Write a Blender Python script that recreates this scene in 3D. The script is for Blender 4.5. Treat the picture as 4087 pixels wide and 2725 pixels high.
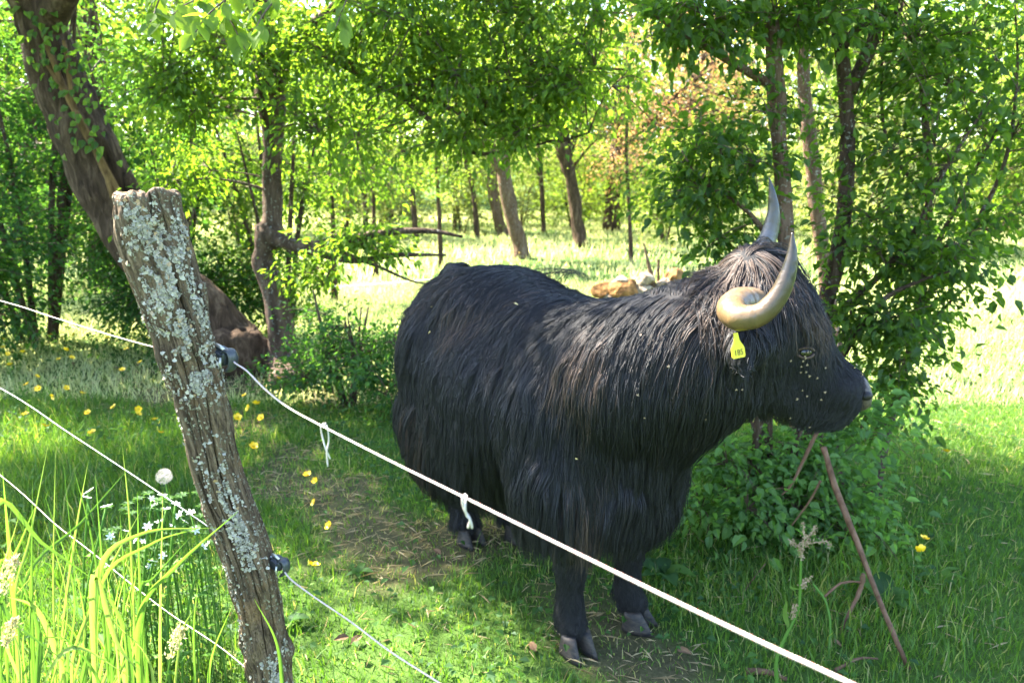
import bpy, bmesh, math, random
import numpy as np
from mathutils import Vector, Matrix, Quaternion
from mathutils.bvhtree import BVHTree
from mathutils.kdtree import KDTree

for o in list(bpy.data.objects):
    bpy.data.objects.remove(o, do_unlink=True)
SC = bpy.context.scene
COL = SC.collection
R = math.radians

# ------------------------------------------------------------------ camera
CAM_H = 1.57
PITCH = R(12.6)
cam_d = bpy.data.cameras.new('camera')
cam = bpy.data.objects.new('camera', cam_d)
COL.objects.link(cam)
cam.location = (0, 0, CAM_H)
cam.rotation_euler = (R(90) - PITCH, 0, 0)
cam_d.sensor_width = 36.0
cam_d.lens = 26.0
cam_d.clip_start = 0.05
cam_d.clip_end = 2000
cam_d.dof.use_dof = True
cam_d.dof.focus_distance = 1.7
cam_d.dof.aperture_fstop = 5.0
SC.camera = cam

# ------------------------------------------------------------------ sky, sun, exposure
SUN_EL = R(50)
SUN_AZ = math.atan2(-0.86, 0.5)
world = bpy.data.worlds.new('World')
SC.world = world
world.use_nodes = True
wn = world.node_tree
bg = wn.nodes['Background']
sky = wn.nodes.new('ShaderNodeTexSky')
sky.sky_type = 'NISHITA'
sky.sun_disc = False
sky.sun_elevation = SUN_EL
sky.sun_rotation = SUN_AZ
wn.links.new(sky.outputs[0], bg.inputs[0])
bg.inputs[1].default_value = 0.11
sun_d = bpy.data.lights.new('sun', 'SUN')
sun_d.energy = 5.0
sun_d.angle = R(0.53)
sun_d.color = (1.0, 0.93, 0.8)
sun = bpy.data.objects.new('sun', sun_d)
COL.objects.link(sun)
SUNV = Vector((math.sin(SUN_AZ) * math.cos(SUN_EL), math.cos(SUN_AZ) * math.cos(SUN_EL), math.sin(SUN_EL)))
sun.rotation_euler = SUNV.to_track_quat('Z', 'Y').to_euler()
sun.location = SUNV * 30
SC.view_settings.view_transform = 'Standard'
SC.view_settings.look = 'None'
SC.view_settings.gamma = 1.0
SC.view_settings.use_curve_mapping = False
SC.view_settings.exposure = 3.45
SC.render.engine = 'CYCLES'
cy = SC.cycles
cy.use_denoising = True
try:
    cy.denoiser = 'OPENIMAGEDENOISE'
except Exception:
    pass
cy.use_adaptive_sampling = True
cy.adaptive_threshold = 0.025
cy.max_bounces = 7
cy.diffuse_bounces = 5
cy.glossy_bounces = 3
cy.transmission_bounces = 5
cy.transparent_max_bounces = 4
cy.sample_clamp_indirect = 8.0
cy.caustics_reflective = False
cy.caustics_refractive = False

# ------------------------------------------------------------------ helpers
rng = np.random.default_rng(7)
FPX, CXP, CYP = 2951.7, 2043.5, 1362.5

def at(px, py, Y):
    """photo pixel at a distance Y in front of the camera -> world point"""
    cx = (px - CXP) / FPX
    cyy = -(py - CYP) / FPX
    d = np.array([cx, math.cos(PITCH) + cyy * math.sin(PITCH), cyy * math.cos(PITCH) - math.sin(PITCH)])
    return np.array([0, 0, CAM_H]) + d * (Y / d[1])

def px2m(n, Y):
    return n / FPX * Y

def onground(px, py):
    cx = (px - CXP) / FPX
    cyy = -(py - CYP) / FPX
    d = np.array([cx, math.cos(PITCH) + cyy * math.sin(PITCH), cyy * math.cos(PITCH) - math.sin(PITCH)])
    p = np.array([0, 0, CAM_H]) + d * (-CAM_H / d[2])
    p[2] = gz(p[0], p[1])
    return p

def _hash(ix, iy, iz=0):
    h = (ix.astype(np.int64) * 374761393 + iy.astype(np.int64) * 668265263 + np.asarray(iz).astype(np.int64) * 2147483647 + 12345)
    h = (h ^ (h >> 13)) * 1274126177
    h = h ^ (h >> 16)
    return (h & 0xffff) / 65535.0

def noise2(x, y):
    x = np.asarray(x, float); y = np.asarray(y, float)
    ix = np.floor(x); iy = np.floor(y)
    fx = x - ix; fy = y - iy
    fx = fx * fx * (3 - 2 * fx); fy = fy * fy * (3 - 2 * fy)
    a = _hash(ix, iy); b = _hash(ix + 1, iy); c = _hash(ix, iy + 1); d = _hash(ix + 1, iy + 1)
    return (a * (1 - fx) + b * fx) * (1 - fy) + (c * (1 - fx) + d * fx) * fy

def fbm2(x, y, o=3):
    s = 0; a = .5
    for k in range(o):
        s = s + a * noise2(np.asarray(x) * 2 ** k + 17.3 * k, np.asarray(y) * 2 ** k + 5.1 * k); a *= .5
    return s / (1 - .5 ** o)

def gz(x, y):
    x = np.asarray(x, float); y = np.asarray(y, float)
    near = np.clip((np.hypot(x - .2, y - 2.6) - 1.0) / 2.5, 0, 1)
    z = (fbm2(x * .6, y * .6) - .5) * .10 * near
    far = np.clip((np.hypot(x, y) - 30) / 60, 0, 1)
    return z + far * far * 6

def norm(v):
    v = np.asarray(v, float)
    return v / (np.linalg.norm(v, axis=-1, keepdims=True) + 1e-12)

def mesh_data(name, V, F, mat, tint=None, smooth=True):
    V = np.ascontiguousarray(V, np.float32); F = np.ascontiguousarray(F, np.int32)
    me = bpy.data.meshes.new(name)
    me.vertices.add(len(V)); me.vertices.foreach_set('co', V.ravel())
    n = F.shape[1]
    me.loops.add(F.size); me.loops.foreach_set('vertex_index', F.ravel())
    me.polygons.add(len(F)); me.polygons.foreach_set('loop_start', np.arange(0, F.size, n, dtype=np.int32))
    if tint is not None:
        a = me.attributes.new('tint', 'FLOAT', 'POINT')
        a.data.foreach_set('value', np.ascontiguousarray(tint, np.float32))
    me.materials.append(mat)
    me.update(calc_edges=True)
    me.polygons.foreach_set('use_smooth', np.full(len(F), smooth, dtype=bool))
    return me

def link(name, me, parent=None, loc=None):
    o = bpy.data.objects.new(name, me)
    COL.objects.link(o)
    if parent is not None:
        o.parent = parent
    if loc is not None:
        o.location = loc
    return o

class MB:
    """collects triangles"""
    def __init__(s):
        s.V = []; s.F = []; s.T = []; s.n = 0
    def add(s, V, F, t=0.5):
        V = np.asarray(V, float).reshape(-1, 3); F = np.asarray(F, int)
        if F.shape[1] == 4:
            F = np.concatenate([F[:, [0, 1, 2]], F[:, [0, 2, 3]]])
        s.V.append(V); s.F.append(F + s.n); s.n += len(V)
        s.T.append(np.broadcast_to(np.asarray(t, float), (len(V),)))
    def arrays(s):
        return np.concatenate(s.V), np.concatenate(s.F), np.concatenate(s.T)
    def build(s, name, mat, parent=None, origin=(0, 0, 0), smooth=True, kind=None):
        V, F, T = s.arrays()
        origin = np.array(origin, float)
        me = mesh_data(name, V - origin, F, mat, T, smooth)
        o = link(name, me, parent, None if parent is not None else origin)
        if kind: o['kind'] = kind
        return o

def empty(name, loc):
    o = bpy.data.objects.new(name, None)
    o.empty_display_size = .1
    o.location = loc
    COL.objects.link(o)
    return o

def tag(o, label, cat, group=None):
    o['label'] = label; o['category'] = cat
    if group: o['group'] = group
    return o

def resample(pts, n):
    """smooth Catmull-Rom through pts"""
    P = np.asarray(pts, float)
    if len(P) == 2:
        t = np.linspace(0, 1, n)[:, None]
        return P[0] * (1 - t) + P[1] * t
    Q = np.vstack([2 * P[0] - P[1], P, 2 * P[-1] - P[-2]])
    seg = len(P) - 1
    t = np.linspace(0, seg - 1e-9, n)
    i = t.astype(int); f = (t - i)[:, None]
    p0, p1, p2, p3 = Q[i], Q[i + 1], Q[i + 2], Q[i + 3]
    return .5 * (2 * p1 + (p2 - p0) * f + (2 * p0 - 5 * p1 + 4 * p2 - p3) * f ** 2 + (3 * p1 - p0 - 3 * p2 + p3) * f ** 3)

def frames(P):
    T = np.gradient(P, axis=0); T = norm(T)
    N = np.zeros_like(P)
    a = np.array([0, 0, 1.]) if abs(T[0][2]) < .9 else np.array([1., 0, 0])
    n = norm(a - T[0] * a.dot(T[0]))
    for i in range(len(P)):
        n = norm(n - T[i] * n.dot(T[i])); N[i] = n
    return T, N, np.cross(T, N)

def tube_arrays(P, r, seg=8, bump=0, cap=True, flute=0, seed=0):
    P = np.asarray(P, float); n = len(P)
    r = np.broadcast_to(np.asarray(r, float), (n,))
    T, N, B = frames(P)
    a = np.linspace(0, 2 * np.pi, seg, endpoint=False)
    rr = np.repeat(r[:, None], seg, 1)
    if bump:
        s = np.arange(n)[:, None] * .45 + seed
        rr = rr * (1 + bump * (noise2(s + 0 * a, np.cos(a)[None] * 1.7 + 31 + seed) + noise2(s * 1.0, np.sin(a)[None] * 1.7 + 77 + seed) - 1))
    if flute:
        rr = rr * (1 + flute * (noise2(np.arange(n)[:, None] * .12 + seed, (a[None] * seg / 9.0) + 10) - .5))
    V = P[:, None] + rr[..., None] * (np.cos(a)[None, :, None] * N[:, None] + np.sin(a)[None, :, None] * B[:, None])
    V = V.reshape(-1, 3)
    i = np.arange(n - 1)[:, None] * seg; j = np.arange(seg)[None]; k = (j + 1) % seg
    F = np.stack([i + j, i + k, i + seg + k, i + seg + j], -1).reshape(-1, 4)
    F = np.concatenate([F[:, [0, 1, 2]], F[:, [0, 2, 3]]])
    if cap:
        V = np.vstack([V, P[0], P[-1]])
        c0, c1 = n * seg, n * seg + 1
        jj = np.arange(seg); kk = (jj + 1) % seg
        F = np.concatenate([F, np.stack([np.full(seg, c0), kk, jj], 1), np.stack([np.full(seg, c1), (n - 1) * seg + jj, (n - 1) * seg + kk], 1)])
    return V, F

def many_tubes(P, r, seg=4):
    """P: (m, n, 3) paths, r: (m, n) -> one vertex/face set"""
    P = np.asarray(P, float); m, n, _ = P.shape
    T = norm(np.gradient(P, axis=1))
    ref = np.where(np.abs(T[..., 2:3]) < .9, np.array([0, 0, 1.]), np.array([1., 0, 0]))
    N = norm(np.cross(T, ref)); B = np.cross(T, N)
    a = np.linspace(0, 2 * np.pi, seg, endpoint=False)
    V = P[:, :, None] + r[:, :, None, None] * (np.cos(a)[:, None] * N[:, :, None] + np.sin(a)[:, None] * B[:, :, None])
    base = (np.arange(m) * n * seg)[:, None, None]
    i = (np.arange(n - 1) * seg)[None, :, None]; j = np.arange(seg)[None, None]; k = (j + 1) % seg
    F = np.stack([base + i + j, base + i + k, base + i + seg + k, base + i + seg + j], -1).reshape(-1, 4)
    return V.reshape(-1, 3), np.concatenate([F[:, [0, 1, 2]], F[:, [0, 2, 3]]])

def leaf_arrays(C, D, N, L, W, kind=2, fold=.22, tint=None):
    """leaves: base C, axis D, normal N, length L, width W"""
    C = np.asarray(C); D = norm(D)
    S = norm(np.cross(D, N)); N = np.cross(S, D)
    L = np.asarray(L)[:, None]; W = np.asarray(W)[:, None]
    m = len(C)
    if kind == 2:
        v = np.stack([C, C + D * L * .45 + S * W * .5 + N * W * fold, C + D * L - N * L * .12, C + D * L * .45 - S * W * .5 + N * W * fold], 1)
        f = np.array([[0, 1, 2], [0, 2, 3]])
    elif kind == 4:
        v = np.stack([C, C + D * L * .3 + S * W * .46 + N * W * fold, C + D * L * .68 + S * W * .36 + N * W * fold * .6, C + D * L - N * L * .15,
                      C + D * L * .68 - S * W * .36 + N * W * fold * .6, C + D * L * .3 - S * W * .46 + N * W * fold, C + D * L * .5], 1)
        f = np.array([[0, 1, 6], [1, 2, 6], [2, 3, 6], [3, 4, 6], [4, 5, 6], [5, 0, 6]])
    k = v.shape[1]
    F = (np.arange(m)[:, None, None] * k + f[None]).reshape(-1, 3)
    t = np.repeat(rng.random(m) if tint is None else tint, k)
    return v.reshape(-1, 3), F, t

def rand_dir(n):
    return norm(rng.normal(size=(n, 3)))

# ------------------------------------------------------------------ materials
def new_mat(name):
    m = bpy.data.materials.new(name); m.use_nodes = True
    nt = m.node_tree; nt.nodes.clear()
    out = nt.nodes.new('ShaderNodeOutputMaterial')
    return m, nt, out

def N(nt, t, **kw):
    n = nt.nodes.new(t)
    for k, v in kw.items():
        setattr(n, k, v)
    return n

def ramp(nt, fac, cols):
    r = N(nt, 'ShaderNodeValToRGB')
    e = r.color_ramp.elements
    while len(e) < len(cols):
        e.new(.5)
    for i, (p, c) in enumerate(cols):
        e[i].position = p; e[i].color = (*c, 1)
    nt.links.new(fac, r.inputs[0])
    return r.outputs[0]

def tex(nt, scale, detail=4, rough=.6, vec=None, dist=0):
    t = N(nt, 'ShaderNodeTexNoise')
    t.inputs['Scale'].default_value = scale; t.inputs['Detail'].default_value = detail
    t.inputs['Roughness'].default_value = rough; t.inputs['Distortion'].default_value = dist
    if vec is not None: nt.links.new(vec, t.inputs['Vector'])
    return t

def mix(nt, a, b, fac, mode='MIX'):
    m = N(nt, 'ShaderNodeMix', data_type='RGBA', blend_type=mode)
    for v, s in ((a, 6), (b, 7)):
        if isinstance(v, tuple): m.inputs[s].default_value = (*v, 1)
        else: nt.links.new(v, m.inputs[s])
    if isinstance(fac, (int, float)): m.inputs[0].default_value = fac
    else: nt.links.new(fac, m.inputs[0])
    return m.outputs[2]

def leaf_mat(name, cols, trans=(.95, 1.0, .42), tfac=.5, gloss=.012, rough=.6):
    """leaf: diffuse + translucent, colour by the leaf's own tint"""
    m, nt, out = new_mat(name)
    a = N(nt, 'ShaderNodeAttribute', attribute_name='tint')
    col = ramp(nt, a.outputs['Fac'], cols)
    d = N(nt, 'ShaderNodeBsdfDiffuse'); nt.links.new(col, d.inputs[0])
    t = N(nt, 'ShaderNodeBsdfTranslucent')
    tc = mix(nt, col, trans, 1.0, 'MULTIPLY')
    tc2 = mix(nt, tc, (2.3, 2.3, 2.3), 1.0, 'MULTIPLY')
    nt.links.new(tc2, t.inputs[0])
    mx = N(nt, 'ShaderNodeMixShader'); mx.inputs[0].default_value = tfac
    nt.links.new(d.outputs[0], mx.inputs[1]); nt.links.new(t.outputs[0], mx.inputs[2])
    g = N(nt, 'ShaderNodeBsdfGlossy'); g.inputs['Roughness'].default_value = rough
    g.inputs[0].default_value = (.9, .95, 1, 1)
    m2 = N(nt, 'ShaderNodeMixShader'); m2.inputs[0].default_value = gloss
    nt.links.new(mx.outputs[0], m2.inputs[1]); nt.links.new(g.outputs[0], m2.inputs[2])
    nt.links.new(m2.outputs[0], out.inputs[0])
    return m

def pbr(name, col, rough=.7, spec=.3, bump=None, tex_scale=None, col2=None, metal=0, stretch=None, dist=.01):
    """a plain surface; col2 mottles col through noise"""
    m, nt, out = new_mat(name)
    b = N(nt, 'ShaderNodeBsdfPrincipled')
    b.inputs['Roughness'].default_value = rough; b.inputs['Specular IOR Level'].default_value = spec; b.inputs['Metallic'].default_value = metal
    b.inputs['Base Color'].default_value = (*col, 1)
    if tex_scale:
        tc = N(nt, 'ShaderNodeTexCoord'); vec = tc.outputs['Object']
        if stretch:
            mp = N(nt, 'ShaderNodeMapping'); mp.inputs['Scale'].default_value = stretch
            nt.links.new(vec, mp.inputs[0]); vec = mp.outputs[0]
        t = tex(nt, tex_scale, 5, .65, vec)
        if col2:
            nt.links.new(ramp(nt, t.outputs[0], [(.35, col), (.65, col2)]), b.inputs['Base Color'])
        if bump:
            bp = N(nt, 'ShaderNodeBump'); bp.inputs['Strength'].default_value = bump; bp.inputs['Distance'].default_value = dist
            nt.links.new(t.outputs[0], bp.inputs['Height']); nt.links.new(bp.outputs[0], b.inputs['Normal'])
    nt.links.new(b.outputs[0], out.inputs[0])
    return m

def bark_mat(name, dark, mid, light, lichen=.0, scale=6.0):
    m, nt, out = new_mat(name)
    tc = N(nt, 'ShaderNodeTexCoord')
    mp = N(nt, 'ShaderNodeMapping'); mp.inputs['Scale'].default_value = (1, 1, .22)
    nt.links.new(tc.outputs['Object'], mp.inputs[0])
    t1 = tex(nt, scale * 3, 6, .7, mp.outputs[0], .6)
    t2 = tex(nt, scale * .5, 3, .6, tc.outputs['Object'])
    c = ramp(nt, t1.outputs[0], [(.3, dark), (.52, mid), (.75, light)])
    c = mix(nt, c, mid, .12)
    t3 = tex(nt, scale * 9, 3, .6, tc.outputs['Object'])
    lf = ramp(nt, t3.outputs[0], [(.62 - lichen * .15, (0, 0, 0)), (.68 - lichen * .15, (1, 1, 1))])
    lf2 = mix(nt, (0, 0, 0), lf, t2.outputs[0])
    if lichen > 0:
        c = mix(nt, c, (.36, .38, .32), lf2)
    b = N(nt, 'ShaderNodeBsdfPrincipled'); b.inputs['Roughness'].default_value = .9; b.inputs['Specular IOR Level'].default_value = .12
    nt.links.new(c, b.inputs['Base Color'])
    bp = N(nt, 'ShaderNodeBump'); bp.inputs['Strength'].default_value = 1.0; bp.inputs['Distance'].default_value = .05
    nt.links.new(t1.outputs[0], bp.inputs['Height']); nt.links.new(bp.outputs[0], b.inputs['Normal'])
    nt.links.new(b.outputs[0], out.inputs[0])
    return m

M = {}
M['leaf'] = leaf_mat('leaf_green', [(0, (.045, .085, .014)), (.5, (.08, .135, .016)), (1, (.14, .2, .024))], tfac=.6)
M['leaf_dark'] = leaf_mat('leaf_dark_green', [(0, (.028, .06, .01)), (.5, (.06, .11, .013)), (1, (.11, .17, .018))], tfac=.6, gloss=.015, rough=.55)
M['leaf_bush'] = leaf_mat('leaf_bush_green', [(0, (.026, .065, .018)), (.5, (.045, .105, .022)), (1, (.08, .16, .025))], gloss=.012, rough=.6)
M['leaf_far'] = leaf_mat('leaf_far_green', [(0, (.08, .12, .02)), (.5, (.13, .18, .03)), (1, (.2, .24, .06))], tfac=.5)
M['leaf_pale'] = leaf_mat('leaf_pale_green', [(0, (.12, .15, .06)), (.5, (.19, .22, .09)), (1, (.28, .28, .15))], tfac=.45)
M['leaf_bramble'] = leaf_mat('leaf_bramble', [(0, (.05, .11, .03)), (.5, (.085, .17, .04)), (1, (.13, .24, .055))], gloss=.015, rough=.55)
M['leaf_copper'] = leaf_mat('leaf_copper', [(0, (.2, .12, .07)), (.35, (.32, .21, .11)), (.7, (.4, .28, .16)), (1, (.3, .27, .12))], trans=(1, .8, .5), tfac=.4)
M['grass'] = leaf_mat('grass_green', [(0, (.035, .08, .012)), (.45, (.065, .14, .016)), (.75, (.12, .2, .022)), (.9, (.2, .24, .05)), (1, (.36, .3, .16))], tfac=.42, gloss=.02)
M['meadow'] = leaf_mat('meadow_grass', [(0, (.18, .21, .07)), (.5, (.34, .36, .17)), (.8, (.46, .45, .26)), (1, (.45, .4, .2))], trans=(1, 1, .7), tfac=.4, gloss=.01)  # dry pale tips, lightened further to stand in for strong sunlight
M['grass_sun'] = leaf_mat('tall_grass_green', [(0, (.045, .1, .015)), (.5, (.085, .16, .02)), (1, (.17, .22, .05))], trans=(.95, 1, .65), tfac=.5, gloss=.02)
M['straw'] = leaf_mat('dry_straw', [(0, (.2, .15, .08)), (.5, (.33, .26, .15)), (1, (.45, .37, .22))], trans=(1, .9, .6), tfac=.15)
M['bark'] = bark_mat('bark_brown', (.010, .006, .004), (.072, .045, .028), (.21, .145, .095), .0, 5.5)
M['bark_grey'] = bark_mat('bark_grey', (.02, .013, .009), (.08, .052, .036), (.19, .135, .1), .08, 5.0)
M['bark_red'] = bark_mat('bark_reddish', (.05, .025, .015), (.14, .085, .055), (.24, .17, .12), .2)
M['twig'] = pbr('twig_bark', (.06, .04, .025), .8, .2, .4, 30, (.12, .085, .055))
M['ivy_vine'] = pbr('vine_wood', (.07, .04, .018), .9, .1, 1.0, 22, (.2, .12, .05), stretch=(1, 1, .3))
M['stick'] = pbr('dead_stick', (.07, .036, .02), .8, .15, .6, 25, (.17, .1, .06), stretch=(1, 1, .2))

# ------------------------------------------------------------------ ground
def ground_material():
    m, nt, out = new_mat('meadow_soil')
    tc = N(nt, 'ShaderNodeTexCoord')
    a = N(nt, 'ShaderNodeAttribute', attribute_name='tint')
    t = tex(nt, 9, 6, .7, tc.outputs['Object']); t2 = tex(nt, 60, 4, .7, tc.outputs['Object'])
    soil = ramp(nt, t2.outputs[0], [(.3, (.045, .03, .02)), (.55, (.1, .072, .045)), (.75, (.19, .15, .09))])
    turf = ramp(nt, t.outputs[0], [(.3, (.03, .06, .012)), (.6, (.06, .11, .02)), (.8, (.09, .13, .03))])
    c = mix(nt, turf, soil, a.outputs['Fac'])
    b = N(nt, 'ShaderNodeBsdfPrincipled'); b.inputs['Roughness'].default_value = .95; b.inputs['Specular IOR Level'].default_value = .1
    nt.links.new(c, b.inputs['Base Color'])
    bp = N(nt, 'ShaderNodeBump'); bp.inputs['Strength'].default_value = .8; bp.inputs['Distance'].default_value = .02
    nt.links.new(t2.outputs[0], bp.inputs['Height']); nt.links.new(bp.outputs[0], b.inputs['Normal'])
    nt.links.new(b.outputs[0], out.inputs[0])
    return m

def worn(x, y):
    """0 turf .. 1 bare soil: the trodden strip where the cattle walk"""
    x = np.asarray(x, float); y = np.asarray(y, float)
    # strip along the fence, from the near feet of the cow back towards the leaning tree
    d = np.abs((x - .25) * .74 + (y - 2.35) * .66)
    strip = .8 * np.exp(-(d / .42) ** 2) * np.clip((y - 1.2) * 2, 0, 1) * np.clip((6.4 - y) * 1.2, 0, 1)
    root = np.exp(-(((x + 2.0) / 1.1) ** 2 + ((y - 5.4) / .6) ** 2)) * 1.1
    n = fbm2(x * 2.3 + 3, y * 2.3 + 9, 4)
    return np.clip((np.maximum(strip, root) * 1.15 + (n - .5) * 2.1 - .55) * 1.3, 0, .7)

def build_ground():
    xs = np.unique(np.concatenate([np.linspace(-400, -40, 12), np.linspace(-40, -5, 50), np.linspace(-5, 6, 170), np.linspace(6, 40, 50), np.linspace(40, 400, 12)]))
    ys = np.unique(np.concatenate([np.linspace(-60, -1, 16), np.linspace(-1, 8, 150), np.linspace(8, 40, 70), np.linspace(40, 600, 20)]))
    X, Y = np.meshgrid(xs, ys)
    V = np.stack([X, Y, gz(X, Y)], -1).reshape(-1, 3)
    nx, ny = len(xs), len(ys)
    i = np.arange(ny - 1)[:, None] * nx; j = np.arange(nx - 1)[None]
    F = np.stack([i + j, i + j + 1, i + nx + j + 1, i + nx + j], -1).reshape(-1, 4)
    me = mesh_data('ground', V, F, ground_material(), worn(X, Y).ravel())
    o = link('ground', me); o['kind'] = 'structure'
build_ground()

# ------------------------------------------------------------------ trees
def grow(skeleton, blobs, leafmat, leaf_len, leaf_kind, per_twig, spread, droop=.3, twig_r=.006, tint_shift=0, wl=.5, min_z=None):
    """twigs from the nearest skeleton point to random targets in each blob, leaves along them"""
    tw = MB(); lv = MB()
    sk = np.asarray(skeleton)
    for (c, rad, n) in blobs:
        c = np.asarray(c, float); rad = np.asarray(rad, float)
        u = rng.normal(size=(n, 3)) * .52
        u = u / np.maximum(1, np.linalg.norm(u, axis=1, keepdims=True) / 1.35)
        tgt = c + u * rad
        if min_z is not None:
            tgt[:, 2] = np.maximum(tgt[:, 2], gz(tgt[:, 0], tgt[:, 1]) + min_z)
        d = np.linalg.norm(tgt[:, None] - sk[None], axis=2) + np.maximum(0, sk[None, :, 2] - tgt[:, None, 2]) * .6
        st = sk[np.argmin(d, 1)]
        # twigs grow from a shared fork inside the blob so that they read as boughs
        k = max(2, n // 9)
        forks = c + rand_dir(k) * (rng.random((k, 1)) ** .5) * rad * .55
        df = np.linalg.norm(tgt[:, None] - forks[None], axis=2)
        fk = forks[np.argmin(df, 1)]
        dfk = np.linalg.norm(forks[:, None] - sk[None], axis=2) + np.maximum(0, sk[None, :, 2] - forks[:, None, 2]) * .6
        stf = sk[np.argmin(dfk, 1)]
        t = np.linspace(0, 1, 7)[None, :, None]
        mid = (stf + forks) / 2 + rng.normal(size=(k, 3)) * .08 * np.linalg.norm(forks - stf, axis=1)[:, None] + np.array([0, 0, .05])
        B = (1 - t) ** 2 * stf[:, None] + 2 * t * (1 - t) * mid[:, None] + t ** 2 * forks[:, None]
        Lf = np.linalg.norm(forks - stf, axis=1)[:, None]
        rr = np.linspace(2.6, 1.3, 7)[None] * twig_r * np.clip(Lf, .5, 2.2)
        V, F = many_tubes(B, rr, 5); tw.add(V, F)
        mid = (fk + tgt) / 2 + rng.normal(size=(n, 3)) * .12 * np.linalg.norm(tgt - fk, axis=1)[:, None] + np.array([0, 0, .06])
        B = (1 - t) ** 2 * fk[:, None] + 2 * t * (1 - t) * mid[:, None] + t ** 2 * tgt[:, None]
        V, F = many_tubes(B, np.linspace(1.1, .3, 7)[None] * twig_r * np.ones((n, 1)), 3); tw.add(V, F)
        # leaves
        m = n * per_twig
        ti = np.repeat(np.arange(n), per_twig)
        s = rng.random(m) ** .7
        s = .15 + .9 * s
        a, b_, c_ = fk[ti], mid[ti], tgt[ti]
        s1 = s[:, None]
        pos = (1 - s1) ** 2 * a + 2 * s1 * (1 - s1) * b_ + s1 ** 2 * c_
        tang = norm(2 * (1 - s1) * (b_ - a) + 2 * s1 * (c_ - b_))
        off = rng.normal(size=(m, 3)) * spread * np.array([1, 1, .6])
        pos = pos + off
        if min_z is not None:
            ok = pos[:, 2] > gz(pos[:, 0], pos[:, 1]) + .01
            pos, tang, off, ti = pos[ok], tang[ok], off[ok], ti[ok]; m = len(pos)
        dirs = norm(tang * .6 + norm(off + 1e-5) * .7 + rng.normal(size=(m, 3)) * .45 + np.array([0, 0, -droop]))
        nor = norm(np.array([0, 0, 1.]) + rng.normal(size=(m, 3)) * .55 + np.asarray(SUNV) * .35)
        L = leaf_len * (.45 + .95 * rng.random(m) ** 1.3)
        tint = np.clip(rng.normal(.42, .22, m) + (rng.random(n)[ti] - .5) * .35 + tint_shift, 0, 1)
        V, F, T = leaf_arrays(pos, dirs, nor, L, L * wl * (.8 + .4 * rng.random(m)), leaf_kind, tint=tint)
        lv.add(V, F, T)
    return tw, lv

def tree(name, label, trunk, limbs, blobs, leafmat, leaf_len=.06, leaf_kind=2, per_twig=40, spread=.09, droop=.3, barkmat='bark', cat='tree',
         group=None, twig_r=.006, seg=12, tint_shift=0, wl=.5, flute=.15, min_z=None, bump=.25, res=30, skel_limbs=True):
    """trunk: [(x, y, z, r)...]; limbs: list of the same; blobs: (centre, radii, twigs)"""
    tr = np.array([np.r_[p[:3], p[3]] for p in trunk], float)
    base = tr[0][:3].copy()
    root = empty(name, base); tag(root, label, cat, group)
    skel = []
    mb = MB()
    P = resample(tr[:, :3], res); rr = resample(np.c_[tr[:, 3], tr[:, 3], tr[:, 3]], res)[:, 0]
    V, F = tube_arrays(P, rr, seg, bump=bump, flute=flute, seed=rng.random() * 50); mb.add(V, F)
    skel.append(P[len(P) // 3:])
    mb.build('trunk', M[barkmat], root, base)
    if limbs:
        lb = MB()
        for l in limbs:
            l = np.array([np.r_[p[:3], p[3]] for p in l], float)
            Q = resample(l[:, :3], 16); q = resample(np.c_[l[:, 3], l[:, 3], l[:, 3]], 16)[:, 0]
            V, F = tube_arrays(Q, q, max(6, seg - 4), bump=.15, seed=rng.random() * 50); lb.add(V, F)
            skel.append(Q[4:])
        lb.build('limbs', M[barkmat], root, base)
    tw, lv = grow(np.vstack(skel), blobs, leafmat, leaf_len, leaf_kind, per_twig, spread, droop, twig_r, tint_shift, wl, min_z)
    tw.build('twigs', M['twig'], root, base)
    lv.build('crown', M[leafmat], root, base, smooth=False, kind='stuff')
    return root

def tp(px, py, Y, wpx):
    """trunk point from its place in the photo, its distance and its width there"""
    return (*at(px, py, Y), px2m(wpx / 2, Y) * 1.02)

# the big leaning tree
TL = tree('leaning_tree', 'thick leaning brown trunk behind the lichened post, ochre vine climbing it', [
    (*onground(960, 1500), .38), tp(935, 1415, 6.05, 300), tp(825, 1290, 6.05, 245), tp(650, 1090, 6.0, 222), tp(428, 745, 5.95, 205),
    tp(275, 420, 5.9, 188), tp(195, 200, 5.85, 170), tp(110, -40, 5.75, 150), tp(30, -350, 5.6, 125), tp(-50, -700, 5.4, 100)],
    [[tp(160, 160, 5.85, 110), tp(330, -150, 5.5, 90), tp(560, -420, 5.2, 60), tp(800, -640, 5.0, 40)],
     [tp(40, -220, 5.7, 110), tp(-300, -420, 5.2, 80), tp(-600, -640, 4.9, 50)],
     [tp(10, -350, 5.6, 100), tp(260, -700, 4.8, 70), tp(480, -1000, 4.3, 40)]],
    [((-3.4, 5.2, 4.9), (1.5, 1.0, .8), 130), ((-2.4, 4.6, 5.2), (1.3, .9, .8), 120), ((-4.4, 5.6, 4.6), (1.2, 1.2, 1.1), 90),
     ((-2.9, 5.6, 5.9), (1.8, 1.3, .8), 130), ((-3.9, 5.2, 3.6), (.75, .7, .8), 60), ((-1.4, 4.6, 5.3), (1.0, .8, .6), 70), ((-2.6, 4.25, 4.7), (1.0, .6, .5), 120), ((-1.9, 4.3, 4.3), (.7, .5, .4), 70), ((-1.4, 3.9, 3.9), (.6, .4, .3), 50), ((-4.9, 4.9, 3.7), (.9, .55, .7), 80), ((-5.5, 5.5, 4.7), (1.0, .8, .8), 80), ((-4.3, 4.7, 3.0), (.5, .45, .4), 30)],  # includes clusters out of view, added to shade the cow and left ground
    'leaf', .065, 2, 42, .10, barkmat='bark', seg=48, flute=.3, bump=.15, res=90)

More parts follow.
